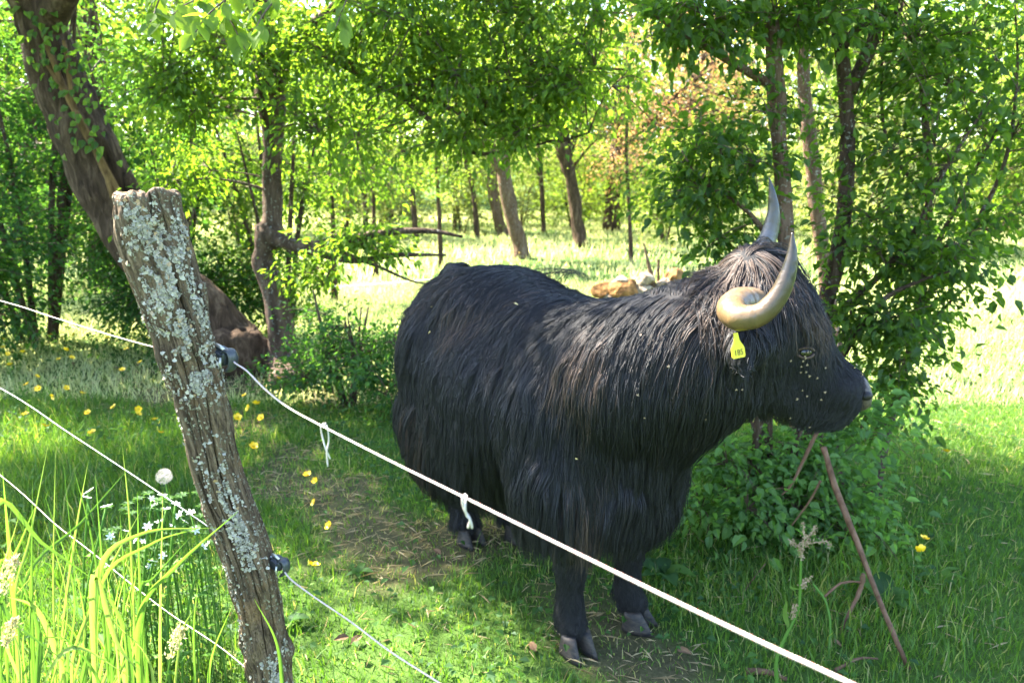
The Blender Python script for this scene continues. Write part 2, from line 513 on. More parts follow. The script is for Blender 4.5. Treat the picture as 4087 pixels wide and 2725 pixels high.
def vine(points, w, parent, name='vine'):
    mb = MB()
    P = resample(points, 40)
    V, F = tube_arrays(P, np.linspace(w, w * .55, 40), 8, bump=.35, seed=rng.random() * 9); mb.add(V, F)
    return mb.build(name, M['ivy_vine'], parent, np.array(parent.location))
vine([at(455, 790, 5.74), at(425, 690, 5.72), at(360, 560, 5.71), at(310, 460, 5.70), at(272, 390, 5.70), at(205, 230, 5.67), at(165, 120, 5.65)], .032, TL)
vine([at(485, 790, 5.75), at(405, 640, 5.71), at(345, 540, 5.70), at(275, 400, 5.69), at(225, 320, 5.67), at(165, 215, 5.67)], .026, TL)
vine([at(310, 460, 5.70), at(290, 400, 5.70), at(272, 270, 5.67), at(255, 160, 5.66)], .022, TL)
# ivy leaves on the trunk
def ivy():
    mb = MB(); n = 130
    t = rng.random(n)
    px = 130 + 250 * t + rng.normal(size=n) * 55; py = 120 + 480 * t ** 1.6 + rng.normal(size=n) * 60
    C = np.array([at(a, b, 5.58 + rng.random() * .05) for a, b in zip(px, py)])
    D = norm(np.c_[rng.normal(size=n) * .6, -.5 * np.ones(n), -.8 * np.ones(n)]); Nn = norm(np.c_[rng.normal(size=n) * .4, -np.ones(n), .5 * np.ones(n)])
    L = .035 + .04 * rng.random(n)
    V, F, T = leaf_arrays(C, D, Nn, L, L * .8, 4); mb.add(V, F, T)
    mb.build('ivy_leaves', M['leaf_dark'], TL, np.array(TL.location), smooth=False, kind='stuff')
ivy()

# the gnarled tree with the long limb reaching over the field
TG_trunk = [(*onground(1150, 1545), .14), tp(1140, 1440, 5.75, 118), tp(1125, 1330, 5.75, 104), tp(1095, 1180, 5.75, 98), tp(1048, 1050, 5.75, 78), tp(1058, 985, 5.75, 84),
            tp(1078, 935, 5.75, 128), tp(1088, 870, 5.75, 80), tp(1088, 700, 5.75, 76), tp(1088, 520, 5.72, 88), tp(1078, 380, 5.7, 104), tp(1062, 250, 5.68, 88),
            tp(1045, 80, 5.65, 86), tp(1040, -150, 5.6, 70), tp(1090, -420, 5.5, 50), tp(1160, -700, 5.4, 36)]
TG = tree('gnarled_tree', 'slender gnarled tree with knotted trunk and long limb arching over the field', TG_trunk,
    [[tp(1085, 420, 5.7, 66), tp(1125, 270, 5.62, 58), tp(1170, 178, 5.58, 52), tp(1310, 215, 5.5, 46), tp(1450, 300, 5.45, 42), tp(1560, 350, 5.4, 34), tp(1850, 290, 5.35, 22), tp(2200, 268, 5.3, 16), tp(2520, 280, 5.25, 8)],
     [tp(1560, 350, 5.4, 26), tp(1760, 420, 5.3, 22), tp(1950, 500, 5.25, 18), tp(2200, 565, 5.2, 14), tp(2350, 530, 5.2, 8)],
     [tp(1520, 330, 5.42, 24), tp(1680, 450, 5.3, 22), tp(1830, 575, 5.2, 18), tp(1940, 615, 5.15, 14), tp(2180, 570, 5.1, 9)],
     [tp(1170, 178, 5.58, 40), tp(1330, 30, 5.4, 34), tp(1600, -150, 5.2, 26), tp(2000, -250, 5.0, 16)],
     [tp(1090, 955, 5.7, 60), tp(1230, 985, 5.6, 46), tp(1380, 955, 5.5, 34), tp(1560, 925, 5.45, 28), tp(1720, 922, 5.4, 20), tp(1845, 945, 5.35, 10)],
     [tp(1180, 985, 5.62, 34), tp(1400, 1040, 5.5, 26), tp(1580, 1018, 5.42, 22), tp(1780, 1018, 5.35, 9)],
     [tp(1045, 80, 5.65, 50), tp(900, -100, 5.3, 36), tp(700, -250, 5.0, 24)],
     [tp(1320, 990, 5.55, 20), tp(1500, 1060, 5.4, 14), tp(1640, 1120, 5.3, 9), tp(1730, 1135, 5.25, 5)]],
    [((*at(1500, 200, 5.3),), (.75, .55, .42), 75), ((*at(1900, 330, 5.1),), (.85, .5, .42), 75), ((*at(2250, 330, 5.1),), (.7, .5, .4), 50), ((*at(1700, 0, 5.0),), (.9, .6, .4), 65),
     ((*at(1950, 560, 5.1),), (.5, .35, .16), 30), ((*at(2250, 20, 5.0),), (.7, .5, .35), 40), ((*at(1000, 150, 5.3),), (.7, .45, .5), 55), ((*at(760, 350, 5.2),), (.5, .4, .55), 45), ((*at(780, 750, 5.6),), (.4, .4, .4), 22),
     ((*at(1330, 520, 5.3),), (.55, .4, .35), 30), ((*at(1450, 970, 5.45),), (.55, .3, .12), 20), ((*at(1250, 1100, 5.6),), (.3, .3, .16), 12),
     ((-.8, 5.0, 4.3), (1.5, 1.1, .9), 120), ((.2, 4.6, 4.0), (1.1, .8, .6), 75), ((-1.8, 5.2, 5.2), (1.3, 1.1, .9), 90), ((-1.7, 4.4, 3.9), (.8, .7, .5), 45)],
    'leaf', .06, 2, 42, .085, barkmat='bark_grey', seg=14, flute=.2, bump=.3, res=60, droop=.45, tint_shift=.08)

# dense hedge shrubs behind the leaning tree
def shrub(name, label, base, stems, blobs, leafmat, leaf_len, per_twig=40, spread=.08, group=None, cat='shrub', leaf_kind=2, tint_shift=0, wl=.55, twig_r=.005, barkmat='bark_grey', min_z=.02, droop=.2, height=1.5, lean=.25):
    base = np.array(base, float)
    st = []
    for k in range(stems):
        a = rng.random() * 6.28; h = height * (.7 + .5 * rng.random())
        d = np.array([math.cos(a), math.sin(a), 0]) * lean * h
        p0 = base + d * .15 + np.array([0, 0, -.03]); p1 = base + d * .5 + np.array([rng.normal() * .05, rng.normal() * .05, h * .5]); p2 = base + d + np.array([0, 0, h])
        st.append([(*p0, .012 + .008 * h), (*p1, .009 + .005 * h), (*p2, .006)])
    return tree(name, label, st[0], st[1:], blobs, leafmat, leaf_len, leaf_kind, per_twig, spread, droop, barkmat, cat, group, twig_r, 8, tint_shift, wl, .1, min_z, res=14)

shrub('hedge_shrub', 'dense dark green shrub filling the far left behind the buttercups', (-4.6, 7.0, 0), 7,
      [((-4.9, 6.9, .7), (.9, .7, .7), 110), ((-4.6, 7.0, 1.7), (1.0, .8, .7), 110), ((-4.9, 7.1, 2.7), (1.0, .8, .7), 90), ((-5.6, 6.5, 3.5), (1.1, .7, .9), 100), ((-6.4, 6.9, 4.8), (1.1, .8, .9), 90)], 'leaf_bush', .06, height=3.6)  # the two highest blobs are out of view, added to shade the left turf
shrub('hedge_shrub', 'dark leafy shrub standing just behind the leaning tree trunk', (-3.4, 7.4, 0), 7,
      [((-3.4, 7.2, .6), (.8, .6, .6), 90), ((-3.3, 7.3, 1.5), (.8, .7, .6), 80), ((-3.5, 7.4, 2.4), (.9, .7, .7), 70)], 'leaf_bush', .058, height=2.4)
shrub('hedge_shrub', 'green shrub between the leaning tree and the gnarled tree', (-2.3, 7.2, 0), 6,
      [((-2.4, 7.2, .6), (.6, .6, .5), 55), ((-2.4, 7.3, 1.5), (.7, .6, .6), 60), ((-2.2, 7.5, 2.5), (.7, .6, .6), 55)], 'leaf', .06, height=2.4)
shrub('hedge_shrub', 'shaded low shrub in front of the hedge at the left edge', (-4.5, 5.9, 0), 6,
      [((-4.6, 5.9, .45), (.8, .5, .45), 80), ((-4.3, 6.0, 1.1), (.8, .55, .5), 70), ((-5.2, 6.0, 1.6), (.8, .6, .7), 60)], 'leaf_bush', .055, height=1.6)
shrub('hedge_shrub', 'shaded leafy shrub hugging the left of the leaning trunk foot', (-3.1, 6.5, 0), 6,
      [((-3.2, 6.5, .4), (.6, .45, .4), 70), ((-3.3, 6.6, 1.0), (.6, .5, .5), 60), ((-2.5, 6.9, .5), (.5, .4, .45), 45)], 'leaf_bush', .052, height=1.4)
shrub('low_shrub', 'low green shrub at the foot of the gnarled tree beside the rump', (-1.15, 5.0, 0), 6,
      [((-1.3, 5.0, .28), (.45, .4, .28), 70), ((-.75, 4.7, .25), (.42, .4, .25), 60), ((-1.0, 4.9, .5), (.5, .35, .25), 40)], 'leaf_bush', .042, per_twig=36, spread=.06, height=.8)

# trees in the right half, just behind the cow's head
def R3(x, y, z): return np.array([x, y, z])
TR1 = tree('plum_tree', 'thin straight tree rising behind the horns, limb slanting up to the left', [
    (*onground(3195, 2080), .045), tp(3190, 1900, 3.35, 70), tp(3180, 1700, 3.4, 64), tp(3170, 1300, 3.5, 62), tp(3140, 980, 3.55, 62), tp(3128, 780, 3.6, 62), tp(3108, 520, 3.6, 64), tp(3098, 360, 3.6, 66), tp(3085, 150, 3.6, 50), tp(3060, -100, 3.6, 40), tp(3040, -400, 3.6, 26)],
    [[tp(3095, 350, 3.6, 40), tp(2990, 290, 3.55, 32), tp(2860, 215, 3.5, 28), tp(2690, 110, 3.45, 22), tp(2540, 10, 3.4, 15), tp(2400, -80, 3.4, 8)],
     [tp(3150, 1080, 3.55, 26), tp(2990, 850, 3.5, 20), tp(2800, 720, 3.5, 12), tp(2720, 600, 3.5, 7)],
     [tp(3090, 200, 3.6, 30), tp(3200, 40, 3.55, 24), tp(3330, -150, 3.5, 14)]],
    [((*at(2850, 130, 3.45),), (.36, .25, .2), 24), ((*at(3080, 40, 3.5),), (.5, .35, .22), 46), ((*at(2840, 560, 3.5),), (.2, .25, .2), 18), ((*at(2800, 800, 3.55),), (.24, .22, .18), 26),
     ((*at(2990, 600, 3.5),), (.24, .28, .35), 22), ((*at(2920, 980, 3.6),), (.24, .25, .14), 16), ((*at(2760, 40, 3.3),), (.26, .2, .12), 12), ((*at(3120, -250, 3.5),), (.7, .6, .35), 50)],
    'leaf_dark', .05, 4, 24, .075, barkmat='bark_red', seg=12, flute=.1, tint_shift=-.05, wl=.6, twig_r=.0035)
TR2 = tree('plum_tree', 'darker forked tree to the right of the horns with twisted lower trunk', [
    (*onground(3330, 2000), .05), tp(3300, 1600, 3.75, 60), tp(3270, 1330, 3.8, 56), tp(3300, 1180, 3.8, 62), tp(3345, 1010, 3.8, 66), tp(3370, 820, 3.8, 60), tp(3380, 600, 3.8, 58), tp(3378, 420, 3.8, 52), tp(3362, 250, 3.8, 50), tp(3340, 130, 3.8, 36), tp(3300, -100, 3.8, 26)],
    [[tp(3392, 370, 3.8, 52), tp(3440, 260, 3.8, 50), tp(3480, 170, 3.8, 46), tp(3520, 0, 3.8, 36), tp(3560, -200, 3.8, 20)],
     [tp(3365, 190, 3.8, 40), tp(3430, 110, 3.75, 28), tp(3600, 40, 3.7, 18)],
     [tp(3290, 1290, 3.8, 32), tp(3480, 1130, 3.7, 28), tp(3640, 940, 3.65, 20), tp(3760, 700, 3.6, 14), tp(3950, 400, 3.6, 9)],
     [tp(3340, 1450, 3.75, 30), tp(3500, 1220, 3.6, 24), tp(3650, 1130, 3.5, 14), tp(3800, 1080, 3.5, 8)]],
    [((*at(3420, 90, 3.75),), (.5, .4, .28), 36), ((*at(3640, 220, 3.7),), (.45, .4, .35), 30), ((*at(3450, 600, 3.75),), (.34, .35, .36), 22), ((*at(3720, 620, 3.65),), (.42, .4, .42), 28),
     ((*at(3480, 960, 3.7),), (.36, .35, .28), 36), ((*at(3720, 1020, 3.55),), (.32, .35, .26), 34), ((*at(3540, 1290, 3.55),), (.26, .3, .25), 34), ((*at(3400, 1250, 3.7),), (.26, .25, .26), 28), ((*at(3500, -250, 3.6),), (.8, .6, .35), 50)],
    'leaf_dark', .05, 4, 24, .075, barkmat='bark_grey', seg=12, flute=.1, wl=.6, twig_r=.0035)
TR3 = tree('plum_tree', 'leafy tree at the right edge with thin crossing shoots', [
    (*onground(3480, 1990), .03), tp(3560, 1650, 3.8, 34), tp(3640, 1350, 3.85, 32), tp(3700, 1000, 3.9, 30), tp(3700, 600, 3.9, 26), tp(3680, 300, 3.9, 22), tp(3640, -50, 3.9, 14)],
    [[tp(3660, 1250, 3.9, 24), tp(3860, 950, 3.85, 20), tp(4010, 650, 3.8, 16), tp(4060, 300, 3.8, 10), tp(4050, 0, 3.8, 6)],
     [tp(3700, 1050, 3.9, 20), tp(3850, 760, 3.85, 16), tp(4000, 480, 3.8, 10), tp(4120, 250, 3.8, 6)],
     [tp(3700, 800, 3.9, 18), tp(3540, 560, 3.85, 13), tp(3520, 250, 3.8, 9), tp(3540, 0, 3.8, 6)],
     [tp(3600, 1500, 3.85, 18), tp(3760, 1240, 3.8, 13), tp(3960, 1060, 3.75, 7)]],
    [((*at(3950, 520, 3.8),), (.45, .4, .42), 34), ((*at(4000, 150, 3.8),), (.45, .4, .35), 34), ((*at(3950, 900, 3.8),), (.3, .35, .2), 24), ((*at(3720, 1230, 3.8),), (.24, .3, .22), 22), ((*at(3800, 300, 3.8),), (.4, .4, .4), 24),
     ((*at(3560, 1500, 3.7),), (.2, .25, .25), 26), ((*at(4300, 600, 3.8),), (.4, .4, .4), 20), ((*at(3900, -200, 3.8),), (.8, .6, .3), 40)],
    'leaf_dark', .048, 4, 22, .075, barkmat='bark_grey', seg=10, flute=.1, wl=.62, twig_r=.003)
tree('slim_tree', 'brown trunk glimpsed between the two plum stems at the right', [
    (*onground(3330, 1480), .09), tp(3300, 1150, 6.2, 55), tp(3262, 850, 6.2, 56), tp(3240, 640, 6.2, 54), tp(3215, 400, 6.2, 48), tp(3200, 150, 6.2, 40), tp(3190, -200, 6.2, 24)], [],
    [((*at(3230, 100, 6.2),), (.8, .6, .5), 50), ((*at(3420, -200, 6.2),), (.9, .7, .5), 50)], 'leaf_far', .065, 2, 30, .09, barkmat='bark_red')
shrub('bramble_bush', 'leafy bush below the cow chin, rounded glossy leaves', (*at(3080, 1950, 3.2)[:2], 0), 9,
      [((*at(2980, 1850, 3.1),), (.26, .2, .2), 48), ((*at(3230, 1850, 3.15),), (.26, .2, .2), 44), ((*at(2900, 2020, 3.0),), (.24, .2, .16), 36), ((*at(3120, 2060, 3.0),), (.28, .2, .16), 40), ((*at(3350, 1960, 3.1),), (.24, .2, .18), 34), ((*at(3450, 1700, 3.3),), (.22, .22, .2), 34), ((*at(3400, 2150, 2.9),), (.22, .2, .13), 20)],
      'leaf_bramble', .045, per_twig=18, spread=.07, leaf_kind=4, height=.8, wl=.68, twig_r=.003, tint_shift=.08)

# slim trees standing in the sunlit field
FIELD = 'slim trees standing in the sunlit field'
tree('slim_tree', 'slim leaning tree in the sunlit field, reddish bark, nearest above the rump', [
    (*onground(2085, 1030), .17), tp(2070, 960, 14.5, 58), tp(2035, 830, 14.5, 54), tp(2010, 700, 14.5, 50), tp(2020, 580, 14.5, 42), tp(2040, 400, 14.4, 34), tp(2060, 200, 14.3, 22)], 
    [[tp(2012, 700, 14.5, 34), tp(1960, 620, 14.4, 30), tp(1900, 500, 14.3, 18)], [tp(2020, 560, 14.5, 30), tp(2120, 420, 14.3, 18), tp(2200, 300, 14.2, 10)]],
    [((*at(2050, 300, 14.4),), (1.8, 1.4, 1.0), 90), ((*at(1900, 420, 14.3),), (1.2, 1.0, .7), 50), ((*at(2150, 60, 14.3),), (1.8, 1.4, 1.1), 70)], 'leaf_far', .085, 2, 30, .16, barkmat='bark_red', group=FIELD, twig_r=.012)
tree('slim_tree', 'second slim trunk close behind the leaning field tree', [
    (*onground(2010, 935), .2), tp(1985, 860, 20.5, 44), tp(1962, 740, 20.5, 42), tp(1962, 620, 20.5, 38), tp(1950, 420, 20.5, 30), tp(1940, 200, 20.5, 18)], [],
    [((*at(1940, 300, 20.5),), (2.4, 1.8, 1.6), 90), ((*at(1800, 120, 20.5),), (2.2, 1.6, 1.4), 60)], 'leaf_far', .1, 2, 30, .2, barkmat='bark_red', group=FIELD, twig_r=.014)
tree('slim_tree', 'dark slim tree with vase shaped fork above the middle of the cow back', [
    (*onground(2318, 985), .16), tp(2305, 900, 17, 48), tp(2290, 780, 17, 46), tp(2270, 680, 17, 46), tp(2250, 610, 17, 50), tp(2225, 520, 17, 30), tp(2190, 400, 17, 20)],
    [[tp(2262, 640, 17, 34), tp(2300, 520, 17, 26), tp(2350, 380, 17, 14)], [tp(2255, 620, 17, 30), tp(2260, 480, 17, 22), tp(2270, 330, 17, 12)], [tp(2280, 680, 17, 14), tp(2340, 600, 16.8, 10), tp(2420, 520, 16.5, 6)]],
    [((*at(2260, 380, 17),), (1.3, 1.2, .8), 60), ((*at(2340, 180, 17),), (1.8, 1.5, 1.2), 70), ((*at(2180, 520, 16.8),), (.7, .7, .4), 20)], 'leaf_far', .09, 2, 30, .18, barkmat='bark', group=FIELD, twig_r=.012)
thin = [(1460, 900, 560, 19, 'thin dark sapling trunk farthest left in the sunlit glade'), (1660, 905, 560, 18, 'thin straight sapling trunk above the tail end of the rump'),
        (1815, 890, 600, 22, 'thin pale sapling behind the dark horizontal branch tips'), (1905, 915, 620, 19, 'thin sapling left of the paired slim trunks'), (2170, 900, 620, 21, 'thin sapling between the slim field trees'), (1520, 880, 640, 24, 'faint sapling at the edge of the glade by the gnarled tree')]
for px, yb, yt, Y, lab in thin:
    g = at(px, yb, Y); g[2] = gz(g[0], Y)
    j = rng.normal() * 20
    tree('sapling', lab, [(*g, .07), tp(px - 10 + j * .3, (yb + yt) / 2, Y, 20), tp(px - 25 + j, yt, Y, 16), tp(px - 30 + j, yt - 300, Y, 9)], [],
         [((*at(px, yt - 150, Y),), (1.2, 1.0, 1.0), 40), ((*at(px + 20, yt + 60, Y),), (.7, .6, .6), 14)], 'leaf_far', .1, 2, 26, .2, barkmat='bark', group='thin saplings in the glade', seg=7, twig_r=.01)

for px, Y, yb, lab in ((1335, 9.5, 1180, 'leafy young tree just right of the gnarled trunk in the glade'), (1500, 11.5, 1110, 'leafy young tree above the rump at the left of the glade'), (1760, 13, 1070, 'airy young tree behind the tips of the dark branch'), (2520, 13.5, 1060, 'airy young tree in front of the copper foliage')):
    g = at(px, yb, Y); g[2] = gz(g[0], Y)
    tree('young_tree', lab, [(*g, .045), tp(px - 8, 850, Y, 16), tp(px - 20, 600, Y, 13), tp(px - 10, 300, Y, 8)], [],
         [((*at(px, 720, Y),), (.75, .6, .55), 26), ((*at(px - 30, 500, Y),), (.95, .8, .7), 44), ((*at(px + 40, 260, Y),), (1.0, .8, .8), 40)], 'leaf' if px < 1600 else 'leaf_far', .075, 2, 26, .14, barkmat='bark', group='leafy young trees in the glade', seg=7, twig_r=.007)
tree('copper_tree', 'tree with coppery orange young foliage beyond the field', [
    (*at(2440, 900, 22)[:2], 0, .25), (*at(2450, 700, 22), .2), (*at(2470, 500, 22), .15), (*at(2500, 250, 22), .1), (*at(2520, 0, 22), .06)],
    [[(*at(2460, 620, 22), .1), (*at(2600, 480, 21.8), .07), (*at(2750, 330, 21.5), .03)], [(*at(2465, 540, 22), .1), (*at(2400, 380, 21.8), .06), (*at(2380, 250, 21.5), .03)]],
    [((*at(2640, 420, 21.5),), (2.0, 1.6, 1.5), 130), ((*at(2850, 480, 21),), (1.7, 1.4, 1.5), 100), ((*at(2560, 150, 21.5),), (1.6, 1.4, 1.2), 80), ((*at(2500, 640, 21),), (1.2, 1.2, .9), 50), ((*at(2900, 200, 21.5),), (1.7, 1.4, 1.5), 90)],
    'leaf_copper', .11, 2, 20, .34, twig_r=.012)

# woodland edge closing the view
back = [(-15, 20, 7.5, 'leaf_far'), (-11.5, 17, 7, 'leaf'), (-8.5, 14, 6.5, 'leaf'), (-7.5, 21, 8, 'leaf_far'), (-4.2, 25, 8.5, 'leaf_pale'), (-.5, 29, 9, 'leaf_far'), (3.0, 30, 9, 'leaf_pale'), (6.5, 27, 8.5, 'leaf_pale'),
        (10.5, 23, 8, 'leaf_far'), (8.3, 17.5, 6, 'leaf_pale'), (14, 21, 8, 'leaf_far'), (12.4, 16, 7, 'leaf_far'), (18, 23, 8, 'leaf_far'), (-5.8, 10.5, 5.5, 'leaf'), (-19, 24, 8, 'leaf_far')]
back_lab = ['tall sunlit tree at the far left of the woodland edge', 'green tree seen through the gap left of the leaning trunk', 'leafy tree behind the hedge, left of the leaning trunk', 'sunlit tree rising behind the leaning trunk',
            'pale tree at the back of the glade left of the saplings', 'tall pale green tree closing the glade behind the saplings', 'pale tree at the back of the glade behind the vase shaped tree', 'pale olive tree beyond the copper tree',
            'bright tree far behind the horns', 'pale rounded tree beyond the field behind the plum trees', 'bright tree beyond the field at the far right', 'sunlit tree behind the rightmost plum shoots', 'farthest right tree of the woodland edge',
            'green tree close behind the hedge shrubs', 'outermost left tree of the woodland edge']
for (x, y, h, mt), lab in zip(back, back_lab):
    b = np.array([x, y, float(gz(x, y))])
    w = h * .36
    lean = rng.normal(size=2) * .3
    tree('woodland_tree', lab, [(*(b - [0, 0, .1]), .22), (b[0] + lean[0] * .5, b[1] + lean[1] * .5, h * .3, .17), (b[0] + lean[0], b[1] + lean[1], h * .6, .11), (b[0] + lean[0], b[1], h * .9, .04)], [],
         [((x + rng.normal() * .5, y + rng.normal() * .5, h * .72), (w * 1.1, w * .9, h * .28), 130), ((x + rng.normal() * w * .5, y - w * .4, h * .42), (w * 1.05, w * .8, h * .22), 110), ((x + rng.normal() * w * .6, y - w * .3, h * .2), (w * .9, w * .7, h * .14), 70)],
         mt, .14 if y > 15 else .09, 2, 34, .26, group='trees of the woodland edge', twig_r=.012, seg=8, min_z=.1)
def far_wood():
    mb = MB(); n = 60000
    x = rng.random(n) * 110 - 55; d = 36 + rng.random(n) * 8; y = np.sqrt(np.maximum(d * d - (x * .55) ** 2, 100))
    top = 7 + 5 * fbm2(x * .18 + 3, x * 0 + 1)
    z = gz(x, y) + rng.random(n) ** .8 * top
    keep = fbm2(x * .45 + 8, z * .5 + y * .2, 3) > .36
    x, y, z = x[keep], y[keep], z[keep]; n = len(x)
    L = .3 + .25 * rng.random(n)
    V, F, T = leaf_arrays(np.c_[x, y, z], norm(rng.normal(size=(n, 3)) + [0, 0, -.3]), norm(rng.normal(size=(n, 3)) * .7 + [0, 0, 1]), L, L * .6, 2, tint=np.clip(rng.normal(.4, .25, n) + (fbm2(x * .2, z * .3) - .5), 0, 1)); mb.add(V, F, T)
    o = mb.build('far_wood', M['leaf_far'], smooth=False, kind='stuff'); tag(o, 'distant sunlit wood closing the view behind the trees', 'wood')
far_wood()
# bushes at the foot of the woodland
fb = [(-3.0, 19, 'tall pale bush left in the glade'), (1.8, 22, 'small bush in the glade below the saplings'), (5.2, 20, 'olive bush below the copper tree'), (3.6, 17.5, 'low bush right of the vase shaped tree'), (7.2, 14.5, 'rounded pale bush in the field behind the horns'), (10.5, 13.5, 'bush at the right rim of the sunlit field')]
fb += [(-6.2, 17, 'leafy thicket at the left end of the glade'), (-4.6, 20.5, 'pale thicket behind the gnarled tree'), (-1.4, 21, 'pale bush behind the dark branch tips'), (.3, 24, 'bright bush behind the thin saplings'), (3.4, 24.5, 'pale bush behind the paired slim trunks'),
       (6.3, 23, 'bright thicket under the copper tree'), (8.6, 21, 'pale thicket left of the horns'), (12.5, 19.5, 'bright thicket behind the plum trees'), (16, 18, 'pale thicket at the far right of the field')]
for x, y, lab in fb:
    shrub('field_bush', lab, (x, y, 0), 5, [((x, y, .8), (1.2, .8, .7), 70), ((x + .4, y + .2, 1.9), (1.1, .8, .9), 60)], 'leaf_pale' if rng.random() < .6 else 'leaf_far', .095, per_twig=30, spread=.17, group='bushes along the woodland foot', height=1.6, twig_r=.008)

# ------------------------------------------------------------------ grass
def blades(x, y, h, w, tint, bend=.45, segs=2, flat=0.0):
    n = len(x)
    z = gz(x, y)
    a = rng.random(n) * 2 * np.pi
    d = np.c_[np.cos(a), np.sin(a), np.zeros(n)]
    s = np.c_[-np.sin(a), np.cos(a), np.zeros(n)]
    twist = rng.normal(size=n) * .6
    s = norm(s * np.cos(twist)[:, None] + d * np.sin(twist)[:, None])
    b = bend * (.3 + rng.random(n)) + flat
    P0 = np.c_[x, y, z - .01]
    up = np.array([0, 0, 1.])
    ks = np.linspace(0, 1, segs + 1)
    rows = []
    for k in ks:
        p = P0 + up * (h * (k - .45 * b * k * k))[:, None] + d * (h * b * k ** 1.8)[:, None]
        rows.append((p, w * (1 - k ** 1.6) * .5))
    V = []
    for (p, ww) in rows[:-1]:
        V += [p - s * ww[:, None], p + s * ww[:, None]]
    V.append(rows[-1][0])
    V = np.stack(V, 1); k = V.shape[1]
    f = []
    for i in range(segs - 1):
        f += [[2 * i, 2 * i + 1, 2 * i + 3], [2 * i, 2 * i + 3, 2 * i + 2]]
    f.append([2 * segs - 2, 2 * segs - 1, 2 * segs])
    F = (np.arange(n)[:, None, None] * k + np.array(f)[None]).reshape(-1, 3)
    return V.reshape(-1, 3), F, np.repeat(tint, k)

def scatter(n, y0, y1, margin=1.3, slope=.74):
    y = np.sqrt(y0 ** 2 + rng.random(n) * (y1 ** 2 - y0 ** 2))
    x = (rng.random(n) * 2 - 1) * (slope * y + margin)
    return x, y

def build_grass():
    mb = MB()
    # near turf
    x, y = scatter(165000, 1.0, 5.0, 1.0)
    w_ = worn(x, y)
    keep = rng.random(len(x)) > w_ * .86
    x, y, w_ = x[keep], y[keep], w_[keep]
    patch = fbm2(x * 1.3 + 40, y * 1.3)
    left = np.clip((-.55 - x - .25 * (y - 2)) * 1.2, 0, 1)      # rank growth left of the post
    bush = np.exp(-(((x - 1.3) / .55) ** 2 + ((y - 2.75) / .5) ** 2))
    h = (.028 + .05 * rng.random(len(x)) ** 1.5) * (.55 + patch) * (1 - .5 * w_) * (1 + 1.1 * left + .8 * bush)
    tall = rng.random(len(x)) < .02
    h = np.where(tall, h * 2.2, h)
    t = np.clip(rng.normal(.42, .2, len(x)) + (patch - .5) * .6 + w_ * .3 * rng.random(len(x)), 0, .96)
    t = np.where(rng.random(len(x)) < .06 + .15 * w_, .9 + .1 * rng.random(len(x)), t)
    mb.add(*blades(x, y, h, .0035 + .003 * rng.random(len(x)), t, .55, 2))
    o = mb.build('grass', M['grass'], smooth=False, kind='stuff')
    tag(o, 'short green turf growing round the cow and the post', 'grass')
    mb = MB()
    # middle distance
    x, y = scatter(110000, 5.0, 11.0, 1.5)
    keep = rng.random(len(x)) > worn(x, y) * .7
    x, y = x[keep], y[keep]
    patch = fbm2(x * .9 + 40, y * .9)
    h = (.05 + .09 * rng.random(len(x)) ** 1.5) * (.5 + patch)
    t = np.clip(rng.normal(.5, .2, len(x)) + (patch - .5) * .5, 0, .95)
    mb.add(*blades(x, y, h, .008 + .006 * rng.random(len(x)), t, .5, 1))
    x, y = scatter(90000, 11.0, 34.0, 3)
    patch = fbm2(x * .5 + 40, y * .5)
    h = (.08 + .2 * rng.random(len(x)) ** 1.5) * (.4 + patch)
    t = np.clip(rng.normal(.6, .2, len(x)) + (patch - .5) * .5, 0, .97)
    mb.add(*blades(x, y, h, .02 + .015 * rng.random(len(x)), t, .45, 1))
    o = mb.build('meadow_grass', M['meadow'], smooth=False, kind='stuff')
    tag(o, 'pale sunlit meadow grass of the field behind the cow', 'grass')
    # dry stems lying flat on the trodden strip
    mb = MB()
    x, y = scatter(26000, 1.2, 6.0, 1.0)
    keep = rng.random(len(x)) < worn(x, y) * 1.2 + .2
    x, y = x[keep], y[keep]
    L = .03 + .08 * rng.random(len(x)) ** 2
    a = rng.random(len(x)) * 6.28
    D = np.c_[np.cos(a), np.sin(a), rng.normal(size=len(x)) * .12]
    C = np.c_[x, y, gz(x, y) + .006 + .02 * rng.random(len(x))]
    V, F, T = leaf_arrays(C, D, np.c_[rng.normal(size=len(x)) * .4, rng.normal(size=len(x)) * .4, np.ones(len(x))], L, .0022 + .002 * rng.random(len(x)), 2)
    mb.add(V, F, T)
    o = mb.build('straw', M['straw'], smooth=False, kind='stuff')
    tag(o, 'dry straw bits strewn over the trodden ground', 'straw')
    # small broad leaves between the grass: clover, buttercup leaves, plantain
    mb = MB()
    x, y = scatter(34000, 1.2, 7.0, 1.0)
    pt = fbm2(x * 1.7 + 9, y * 1.7 + 4)
    keep = (rng.random(len(x)) < np.clip((pt - .42) * 3, 0.05, 1)) & (rng.random(len(x)) > worn(x, y))
    x, y = x[keep], y[keep]; n = len(x)
    a = rng.random(n) * 6.28
    D = np.c_[np.cos(a), np.sin(a), .25 * rng.normal(size=n)]
    left = np.clip((-.55 - x) * 1.2, 0, 1)
    C = np.c_[x, y, gz(x, y) + .02 + (.05 + .07 * left) * rng.random(n)]
    L = .016 + .026 * rng.random(n)
    V, F, T = leaf_arrays(C, D, norm(np.c_[rng.normal(size=n) * .35, rng.normal(size=n) * .35, np.ones(n)]), L, L * .7, 2, tint=np.clip(rng.normal(.4, .25, n), 0, 1))
    mb.add(V, F, T)
    o = mb.build('ground_cover', M['leaf_bush'], smooth=False, kind='stuff')
    tag(o, 'low clover and weed leaves growing between the grass', 'ground cover')
build_grass()

